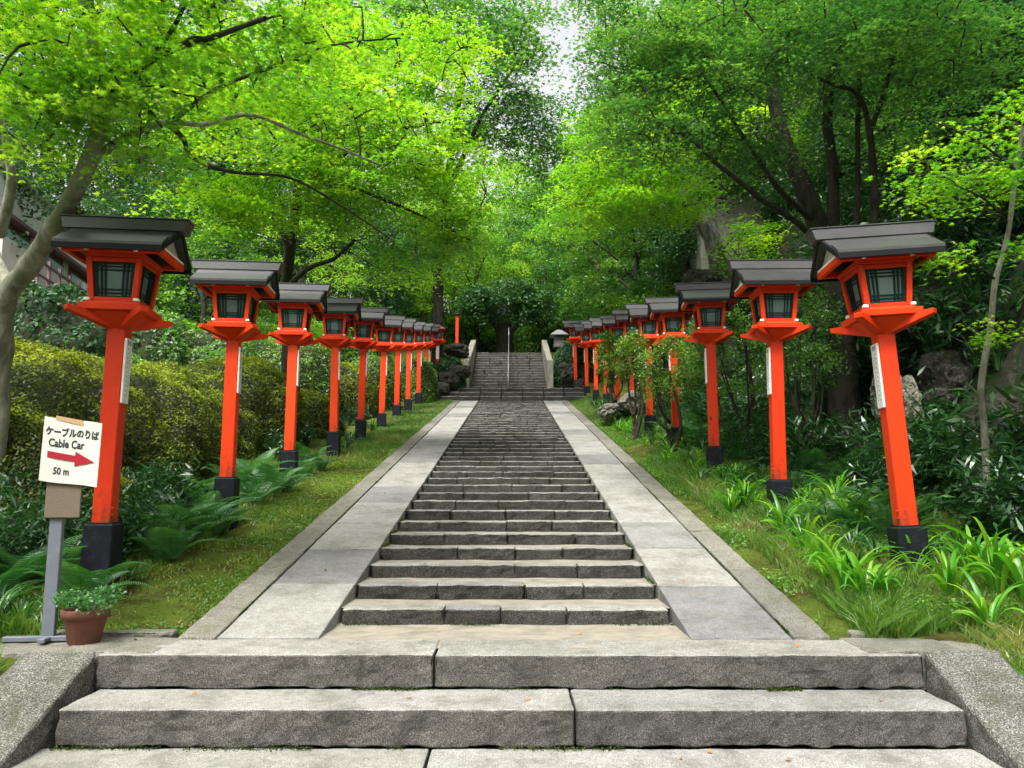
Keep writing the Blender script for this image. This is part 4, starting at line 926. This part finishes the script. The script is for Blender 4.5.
strapsd = [make_proto('strap_leaf_plant', 'x', 'plant', strap_plant(22, .55, .028, None, 1, s), M['strap_dark'], 'leaves') for s in (4, 5)]
def put(lst, x, D, sc, label, group, dz=0):
    copy_tree(ru.choice(lst), (x, D, gz(x, D) + dz), (ru.uniform(-.1, .1), ru.uniform(-.1, .1), ru.uniform(0, 6.3)), sc, label, group)
def at(px, d): return (px - 512) / F * d
# left ferns
FL = [(160, 7.9, 1.1), (195, 8.3, 1.1), (176, 7.6, .8), (205, 8.9, .9), (255, 10.3, .8), (285, 11.2, .8), (150, 8.8, 1.0), (215, 8.7, .75), (270, 10.8, .95), (252, 11.3, 1.0), (235, 10.9, .8), (308, 13.6, .8), (322, 13.2, .55), (180, 9.4, 1.1), (60, 6.6, .85), (30, 6.4, .9), (92, 6.25, .8), (5, 6.1, .9), (205, 9.8, .9), (300, 12.6, .6)]
for px, d, sc in FL:
    where = 'around the cable car sign' if px < 100 else ('between the first and second left lanterns' if px < 225 else 'between the second and fourth left lanterns')
    put(ferns, at(px, d), d, sc, f'green arching fern {where}', f'ferns {where}')
for k in range(30):
    d = ru.uniform(6.0, 9.5); x = ru.uniform(-5.4, -3.75); put(unders, x, d, ru.uniform(.6, 1.0), 'dark leafy plant in front of the left azalea hedge', 'leafy plants in front of the left hedge')
for k in range(14):
    d = ru.uniform(10, 30); x = ru.uniform(-4.3, -3.7); put(unders, x, d, ru.uniform(.4, .7), 'small dark leafy plant between the far left lanterns', 'leafy plants between the left lanterns')
for px, d, sc in [(228, 8.9, .75), (300, 12.2, .6), (345, 15.5, .7), (350, 16.6, .8), (372, 19, .8), (10, 5.7, .9), (35, 5.75, .7), (140, 6.9, .55), (88, 6.0, .6)]:
    put(strapsd, at(px, d), d, sc, 'small clump of dark strap leaves beside a left lantern', 'dark strap-leaf clumps on the left')
# right
for px, d, sc, lab in [(835, 6.35, .95, 'bright strap-leaf clump left of the nearest right lantern'), (872, 6.15, .55, 'small bright strap-leaf clump at the foot of the nearest right lantern'), (985, 6.0, 1.0, 'large bright strap-leaf clump at the right edge'), (962, 6.35, .8, 'bright strap-leaf clump between the nearest right lantern and the edge'), (975, 5.5, .62, 'low bright strap-leaf clump spilling over the right coping'), (820, 6.9, .7, 'thin strap-leaf clump in the grass below the second right lantern'), (858, 6.1, .8, 'broad bright strap-leaf clump in front of the nearest right plinth'), (940, 5.95, .75, 'bright strap-leaf clump just right of the nearest right plinth'), (800, 7.3, .8, 'arching strap-leaf clump at the verge edge below the second right lantern'), (1016, 5.75, .9, 'strap-leaf clump cut by the right edge of the picture'), (905, 6.6, .6, 'low strap-leaf clump behind the nearest right plinth')]:
    put(straps, at(px, d), d, sc, lab, 'bright strap-leaf clumps on the right')
for k in range(24):
    d = ru.uniform(5.75, 10.5); x = ru.uniform(2.62, 4.3) if d > 6.4 else ru.uniform(3.2, 4.3); put(straps, x, d, ru.uniform(.38, .78), 'bright arching strap leaves in the tangled verge around the nearest right lantern', 'strap leaves in the tangled near right verge')
for k in range(60):
    d = ru.uniform(10.5, 21); x = 2.95 + ru.uniform(-.35, .35); put(straps, x, d, ru.uniform(.32, .5), 'low bright strap-leaf clump on the verge below the middle right lanterns', 'bright strap-leaf clumps on the middle right verge')
for k in range(150):
    d = 6.6 + 20 * ru.random() ** 1.5; x = ru.uniform(2.75, 4.4); put(strapsd, x, d, ru.uniform(.5, .85), 'dark arching strap-leaf clump among the right undergrowth', 'dark strap-leaf clumps on the right')
for k in range(70):
    d = ru.uniform(6.6, 24); x = ru.uniform(3.75, 5.6) + .03 * (d - 8); put(unders, x, d, ru.uniform(.8, 1.4), 'dark glossy leafy plant at the foot of the right bank', 'leafy plants at the foot of the right bank')
for k in range(34):
    d = ru.uniform(7, 20); x = ru.uniform(3.4, 5.0); put(ferns, x, d, ru.uniform(.7, 1.1), 'dark fern in the shade of the right bank', 'ferns under the right bank')
for k in range(46):
    d = ru.uniform(6.5, 22); x = ru.uniform(5.4, 7.6) + .03 * (d - 8); put(strapsd, x, d, ru.uniform(.7, 1.3), 'drooping long-leaved tuft hanging on the rocky right bank', 'tufts hanging on the right bank', .0)
for k in range(95):
    d = ru.uniform(7, 22); x = ru.uniform(5.2, 8.2) + .03 * (d - 8); put(unders, x, d, ru.uniform(1.0, 1.9), 'leafy bush clinging to the rocky right bank', 'bushes clinging to the right bank')
for l_ in (ferns, unders, straps, strapsd):
    for o in l_: remove(o)

# ------------------------------------------------------------------ rocks
def rock(label, c, rad, mat, seed, group=None):
    bm = bmesh.new(); bmesh.ops.create_icosphere(bm, subdivisions=4, radius=1)
    co = np.array([v.co[:] for v in bm.verts]); n = fbm(co * .9, 1.6, seed, 4) * .28
    q = co * (1 + n[:, None]); q = np.sign(q) * np.abs(q) ** .85; q = q * np.array(rad) + .03 * np.stack([vnoise(co, 6, seed)] * 3, -1)
    for v, p_ in zip(bm.verts, q): v.co = p_
    me = bpy.data.meshes.new('boulder'); bm.to_mesh(me); bm.free()
    a = me.attributes.new('rnd', 'FLOAT', 'POINT'); a.data.foreach_set('value', np.full(len(me.vertices), .5, np.float32))
    me.materials.append(M[mat]); o = bpy.data.objects.new('boulder', me); COL.objects.link(o); o.location = [float(k) for k in c]; tag(o, label, 'boulder', group)
def rp(px, py, d, rad, mat, seed, label, group=None): rock(label, P(px, py, d), rad, mat, seed, group)
rp(630, 404, 20.8, (.34, .6, .30), 'palerock', 1, 'pale grey boulder at the foot of the sixth right lantern')
rp(609, 412, 20.5, (.26, .6, .2), 'palerock', 2, 'low pale boulder edging the right verge below the sixth lantern')
RB = 'boulders in the right bank'
rp(886, 398, 10.6, (.14, .3, .36), 'palerock', 3, 'upright pale boulder in the dark bank right of the nearest lantern', RB)
rp(908, 408, 10.0, (.14, .3, .36), 'palerock', 4, 'second pale boulder in the bank, nearer the thin sapling', RB)
rp(948, 385, 10.4, (.35, .4, .4), 'rock', 5, 'dark mossy boulder in the bank behind the thin sapling', RB)
rp(1012, 425, 9.4, (.4, .4, .4), 'rock', 6, 'dark boulder in the bank at the right edge', RB)
rp(925, 320, 11.6, (.5, .5, .45), 'rock', 7, 'large dark boulder high in the bank beside the nearest lantern head', RB)
rp(700, 282, 21.5, (.5, .6, .4), 'rock', 9, 'mossy boulder beside the mottled trunk', RB)
LB = 'stones beside the wide steps'
for k, (px, py, d, s_) in enumerate([(447, 380, 32.4, .62), (459, 372, 33.2, .5), (441, 389, 31.6, .42), (457, 351, 35.2, .5)]):
    rp(px, py, d, (s_ * (1.1 if k % 2 else .8), s_, s_ * .62), 'rock', 20 + k, ['rough dark stone beside the left end of the wide steps', 'dark stone stacked against the left balustrade', 'lowest dark stone left of the wide steps', 'topmost dark stone beside the left balustrade'][k], LB)
for k, (px, py, d, s_) in enumerate([(568, 372, 34, .55), (580, 386, 33, .4)]):
    rp(px, py, d, (s_ * .7, s_ * .7, s_ * .7), 'rock', 30 + k, ['dark stone beside the right balustrade', 'dark stone at the right end of the wide steps'][k], LB)

# ------------------------------------------------------------------ grass and moss (stuff)
def grass(name, label, xr, yr, n, h, w, mat, seed, clump=1.2, lean=.5, dens=None, sc_far=True):
    r = np.random.default_rng(seed); D = yr[0] + (yr[1] - yr[0]) * r.random(n) ** 1.6; x = r.uniform(xr[0], xr[1], n)
    if dens is not None: k = r.random(n) < dens(x, D); x = x[k]; D = D[k]; n = len(x)
    z = terrain(x, D); p = np.stack([x, D, z], -1)
    hh = h * r.uniform(.35, 1.1, n) * (1 + .6 * vnoise(p, clump, seed)); ww = w * (1 + .05 * (D - 5)) * r.uniform(.6, 1.3, n)
    a = r.uniform(0, 6.3, n); l = r.uniform(0, lean, n) * hh; az = r.uniform(0, 6.3, n)
    sd = np.stack([np.cos(az), np.sin(az), 0 * az], -1) * ww[:, None] / 2; ln = np.stack([np.cos(a) * l, np.sin(a) * l, 0 * l], -1)
    up = np.array([0, 0, 1.]) * hh[:, None]
    v = np.stack([p - sd, p + sd, p + sd * .8 + ln * .4 + up * .6, p + ln * 1.2 + up * .97, p - sd * .8 + ln * .4 + up * .6], 1)
    g = G(); rv = np.clip(.5 + .45 * fbm(p, 1.5, seed + 2, 2) + r.normal(0, .2, n), 0, 1)
    g.add(v.reshape(-1, 3), np.arange(n * 5).reshape(n, 5), 0, np.repeat(rv, 5)); tag(g.build(name, M[mat]), label, None, None, 'stuff')
nl = lambda x, D: np.clip(.5 + 1.1 * fbm(np.stack([x, D, 0 * x], -1), 1.3, 77, 3), .02, 1)
grass('moss', 'short yellow-green moss and clover on the left verge', (-3.75, -2.35), (5.75, 31), 90000, .035, .012, 'moss', 1, lean=1.5, dens=nl)
grass('grass', 'short fresh grass on the far left verge', (-3.5, -2.32), (14, 31), 60000, .10, .011, 'grass', 2, dens=lambda x, D: ss(14, 20, D))
grass('grass', 'uneven grass on the right verge', (2.26, 3.5), (5.7, 31), 110000, .085, .008, 'grass', 3, dens=lambda x, D: (.15 + .85 * ss(2.3, 2.9, x)) * nl(x, D))
grass('grass', 'long untidy grass around the near right lantern', (2.5, 4.6), (5.6, 13), 60000, .17, .007, 'grass', 4, lean=1.0)
grass('grass', 'rough grass spilling beside the right coping stone', (3.14, 4.6), (3.8, 5.6), 14000, .16, .008, 'grass', 6, lean=1.3)
grass('grass', 'rough grass beside the left coping stone', (-4.8, -3.16), (3.8, 5.0), 9000, .16, .008, 'grass', 7, lean=1.3)
grass('grass', 'sparse grass under the left ferns', (-5.5, -3.3), (5.6, 14), 26000, .16, .009, 'grass', 5, lean=.9)
def clover(name, label, xr, yr, n, s_, mat, seed, zmax=.05):
    global rng
    rng = np.random.default_rng(seed); r = rng; D = yr[0] + (yr[1] - yr[0]) * r.random(n) ** 1.5; x = r.uniform(xr[0], xr[1], n); k = r.random(n) < nl(x, D); x = x[k]; D = D[k]
    p = np.stack([x, D, terrain(x, D) + zmax * r.random(len(x)) * (.4 + .6 * ss(-.3, .5, vnoise(np.stack([x, D, 0 * x], -1), 2.2, seed))) + .004], -1); g = G(); g.leaves(p, s_ * r.uniform(.5, 1.3, len(x)), (0, 0, 1), TRI3, 0, np.clip(.6 + .3 * r.normal(size=len(x)), 0, 1), .35); tag(g.build(name, M[mat]), label, None, None, 'stuff')
clover('ground_cover', 'tiny leaves of ground cover over the left moss', (-3.9, -2.33), (5.7, 22), 60000, .030, 'leaf_mid', 31)
clover('leaf_litter', 'scattered small brown dry leaves and needles on the left verge', (-3.9, -2.33), (5.7, 22), 5000, .030, 'litter', 33, .04)
clover('leaf_litter', 'scattered small brown dry leaves on the right verge', (2.3, 4.2), (5.7, 20), 5000, .034, 'litter', 34, .06)
clover('ground_cover', 'tiny leaves of ground cover on the right verge', (2.28, 3.7), (5.7, 22), 80000, .042, 'weed', 32, .12)

# moss growing in the corners of the stonework
rng = np.random.default_rng(77); g = G(); n = 5000; q = []
for (xa, xb, Dd, zz, k) in ((-2.6, -.6, 5.055, -1.262, .5), (-2.6, 1.2, 4.595, -1.466, .45), (1.6, 2.6, 5.055, -1.262, .4), (-2.6, 2.6, 5.055, -1.262, .16), (-1.3, 1.3, 6.17, -1.06, .35)):
    m_ = int(n * k); x_ = xa + (xb - xa) * rng.random(m_); keep_ = vnoise(np.stack([x_, 0 * x_, 0 * x_], -1), 3.1, int(100 * Dd)) > .05; x_ = x_[keep_]; m_ = len(x_)
    q.append(np.stack([x_, Dd - np.abs(rng.normal(0, .022, m_)), zz + np.abs(rng.normal(0, .006, m_))], -1))
for sd in (-1, 1):
    D_ = 5.7 + 24 * rng.random(7000) ** 1.5; keep_ = vnoise(np.stack([D_, 0 * D_ + sd, 0 * D_], -1), 1.7, 5) > 0; D_ = D_[keep_]; m_ = len(D_)
    st_ = np.floor((D_ - D0) / RUN); zt = Z0 + np.maximum(st_, -1) * RUN * SL; zt = np.where(D_ < D0, -1.06, zt)
    q.append(np.stack([CX + sd * (1.295 - np.abs(rng.normal(0, .018, m_))), D_, zt + np.abs(rng.normal(0, .012, m_))], -1))
    D_ = 5.7 + 24 * rng.random(5000) ** 1.5; keep_ = vnoise(np.stack([D_, 0 * D_ + sd, 0 * D_], -1), 1.1, 6) > 0; D_ = D_[keep_]; m_ = len(D_)
    q.append(np.stack([CX + sd * (2.025 + rng.normal(0, .006, m_)), D_, -1.052 + SL * (D_ - 5.57)], -1))
q = np.concatenate(q); g.leaves(q, .014 * rng.uniform(.6, 1.3, len(q)), (0, 0, 1), RHOMB, 0, None, .8)
tag(g.build('moss', M['jointmoss']), 'thin moss growing in the joints and corners of the steps', None, None, 'stuff')

# ------------------------------------------------------------------ flower pot
t = thing('flower_pot', 'terracotta pot of leafy herbs at the foot of the cable car sign', 'plant pot', (-2.91, 5.42, -1.054), sc=.88)
g = G(); g.lathe([(0, .0), (.105, .0), (.115, .01), (.150, .19), (.155, .195), (.172, .196), (.176, .25), (.170, .262), (.152, .262), (.148, .22)], (0, 0, 0), 40); pot = g.build('pot', M['terracotta'], t)
g = G(); g.lathe([(0, .235), (.149, .23)], (0, 0, 0), 24); g.build('soil', M['soil'], t)
rng = np.random.default_rng(9); g = G(); n = 900
a = rng.uniform(0, 6.3, n); q = np.sqrt(rng.random(n)) * .25; c = np.stack([q * np.cos(a) + .02, q * np.sin(a), .30 + .10 * rng.random(n) - .35 * np.maximum(q - .17, 0) + .04 * np.sin(a * 2)], -1)
g.leaves(c, .045 * rng.uniform(.6, 1.2, n), (0, 0, 1), MAPLE5, 0, np.clip(rng.normal(.5, .2, n), 0, 1), .45)
for k in range(26):
    a_ = rng.uniform(0, 6.3); e = np.array([.2 * math.cos(a_), .2 * math.sin(a_), .34]); g.tube(smooth_path([(0, 0, .23), e * np.array([.5, .5, .95]), e], 4), .002, 3, rnd=.3)
g.build('herb', M['leaf_mid' if 0 else 'fern'], t)

# fallen leaves
for k, (x, y, z) in enumerate([(-.62, 4.85, -1.262), (.92, 4.42, -1.466), (1.5, 4.40, -1.466), (-1.95, 4.95, -1.262), (-.55, 5.9, -1.058), (1.1, 4.52, -1.466), (-1.7, 7.2, -.764), (-1.55, 8.4, -.55), (1.5, 6.9, -.817), (1.8, 9.5, -.353), (1.45, 12.2, .127), (-1.8, 11, -.087), (-2.1, 5.35, -1.052), (1.9, 5.3, -1.052), (.5, 5.8, -1.06), (-.9, 7.0, -.83), (-1.2, 5.3, -1.052), (2.2, 4.8, -1.262), (.1, 4.8, -1.262), (-2.55, 5.3, -1.055), (.25, 6.3, -.942), (-2.6, 5.5, -1.05)]):
    g = G(); rng = np.random.default_rng(k); g.leaves(np.array([[0, 0, .006]]), .055, (0, 0, 1), MAPLE5, 0, None, .25)
    o = g.build('fallen_leaf', M['dryleaf']); o.location = (x, y, z); tag(o, 'small dry brown leaf lying on the stone steps', 'leaf', 'dry leaves fallen on the steps')

# ------------------------------------------------------------------ houses
t = thing('house', 'plum-timbered house with balcony and pale walls behind the leftmost tree', 'house', (-18.3, 31.5, 3.65), rot=(0, 0, R(10)))
def bx(name, m, c, d, par=t, bevel=0): g = G(); g.box(c, d); return g.build(name, M[m], par, bevel)
H0 = gz(-14.3, 24) - 2.0
bx('wall', 'wall', (-3, 0, 2.3), (6, 13, 5.0))
bx('upper_wall', 'plumwood', (-3.3, 0, 4.6), (5.6, 12.6, 3.0))
for y in (-4.6, -1.5, 1.6, 4.7):
    w = bx('window', 'plumwood', (-.46, y, 4.7), (.1, 2.4, 1.5)); bx('pane', 'glass', (-.395, y - .57, 4.7), (.04, 1.06, 1.3), w); bx('pane', 'glass', (-.395, y + .57, 4.7), (.04, 1.06, 1.3), w)
    bx('wall_panel', 'wall', (-.48, y + 1.5, 4.6), (.05, .5, 2.4))
bx('attic_wall', 'whitewash', (-3.3, 0, 6.6), (5.6, 12.4, 1.5))
g = G(); g.hexa([(-6.6, -6.8, 7.36), (-.2, -6.8, 7.36), (-.2, 6.8, 7.36), (-6.6, 6.8, 7.36), (-3.5, -6.8, 8.6), (-3.3, -6.8, 8.6), (-3.3, 6.8, 8.6), (-3.5, 6.8, 8.6)]); g.build('roof', M['tin'], t)
bx('eave', 'plumwood', (-.35, 0, 5.75), (.4, 12.6, .12))
bal = bx('balcony', 'wall', (.5, 0, 3.15), (1.3, 13, .22))
for z in (3.5, 3.98): bx('rail', 'plumwood', (1.1, 0, z), (.07, 13, .09), bal)
g = G()
for k in range(15): g.box((1.1, -6.4 + k * .915, 3.7), (.09, .09, 1.0))
g.build('balusters', M['plumwood'], bal)
t2 = thing('house', 'pale house mostly hidden by trees above the right bank', 'house', (10.9, 27.5, 7.5), rot=(0, 0, R(-6)))
bx('wall', 'dullwall', (1.5, 2, 3.6), (11, 6, 6.8), t2)
for x in (-2.2, .8, 3.8):
    w = bx('window', 'plumwood', (x, -1.02, 4.6), (1.5, .08, 1.4), t2); bx('pane', 'glass', (x, -1.07, 4.6), (1.3, .04, 1.2), w)
g = G(); g.hexa([(-4.8, -2, 7.0), (7.8, -2, 7.0), (7.8, 6, 7.0), (-4.8, 6, 7.0), (-3.4, 1.6, 9.2), (6.4, 1.6, 9.2), (6.4, 2.4, 9.2), (-3.4, 2.4, 9.2)]); g.build('roof', M['greytile'], t2)

# ------------------------------------------------------------------ camera, sky, sun
cam = bpy.data.cameras.new('camera'); co = bpy.data.objects.new('camera', cam); COL.objects.link(co); S.camera = co
cam.sensor_width = 36; cam.lens = 36 * F / 1024; cam.clip_end = 1000; cam.clip_start = .05
co.location = (0, 0, 0); co.rotation_euler = (R(90 + PITCH), 0, 0)
w = bpy.data.worlds.new('World'); S.world = w; w.use_nodes = True; nt = w.node_tree; nt.nodes.clear()
sky = nd(nt, 'ShaderNodeTexSky', sky_type='NISHITA', sun_disc=False); EL, AZ = 58, 200
sky.sun_elevation = R(EL); sky.sun_rotation = R(AZ); sky.dust_density = 6; sky.air_density = 1.0; sky.ozone_density = 1
hs = nd(nt, 'ShaderNodeHueSaturation'); hs.inputs['Saturation'].default_value = .12; nt.links.new(sky.outputs[0], hs.inputs['Color'])
bg = nd(nt, 'ShaderNodeBackground'); bg.inputs[1].default_value = .15; nt.links.new(hs.outputs[0], bg.inputs[0])
wo = nd(nt, 'ShaderNodeOutputWorld'); nt.links.new(bg.outputs[0], wo.inputs[0])
sun = bpy.data.lights.new('sun', 'SUN'); sun.energy = 1.5; sun.angle = R(14); sun.color = (1, .96, .88)
so = bpy.data.objects.new('sun', sun); COL.objects.link(so)
# direction towards the sun: rotation AZ measured clockwise from +Y
dv = Vector((math.sin(R(AZ)) * math.cos(R(EL)), math.cos(R(AZ)) * math.cos(R(EL)), math.sin(R(EL))))
so.rotation_euler = dv.to_track_quat('Z', 'Y').to_euler(); so.location = (0, 0, 30)
S.view_settings.view_transform = 'Standard'; S.view_settings.look = 'None'; S.view_settings.gamma = 1; S.view_settings.use_curve_mapping = False
S.view_settings.exposure = 1.35
S.cycles.use_denoising = True; S.cycles.max_bounces = 6; S.cycles.diffuse_bounces = 4; S.cycles.transmission_bounces = 3; S.cycles.glossy_bounces = 2; S.cycles.transparent_max_bounces = 4
S.cycles.use_adaptive_sampling = True; S.cycles.adaptive_threshold = .02; S.cycles.sample_clamp_indirect = 6; S.cycles.use_fast_gi = False
S.render.engine = 'CYCLES'; S.render.use_persistent_data = False
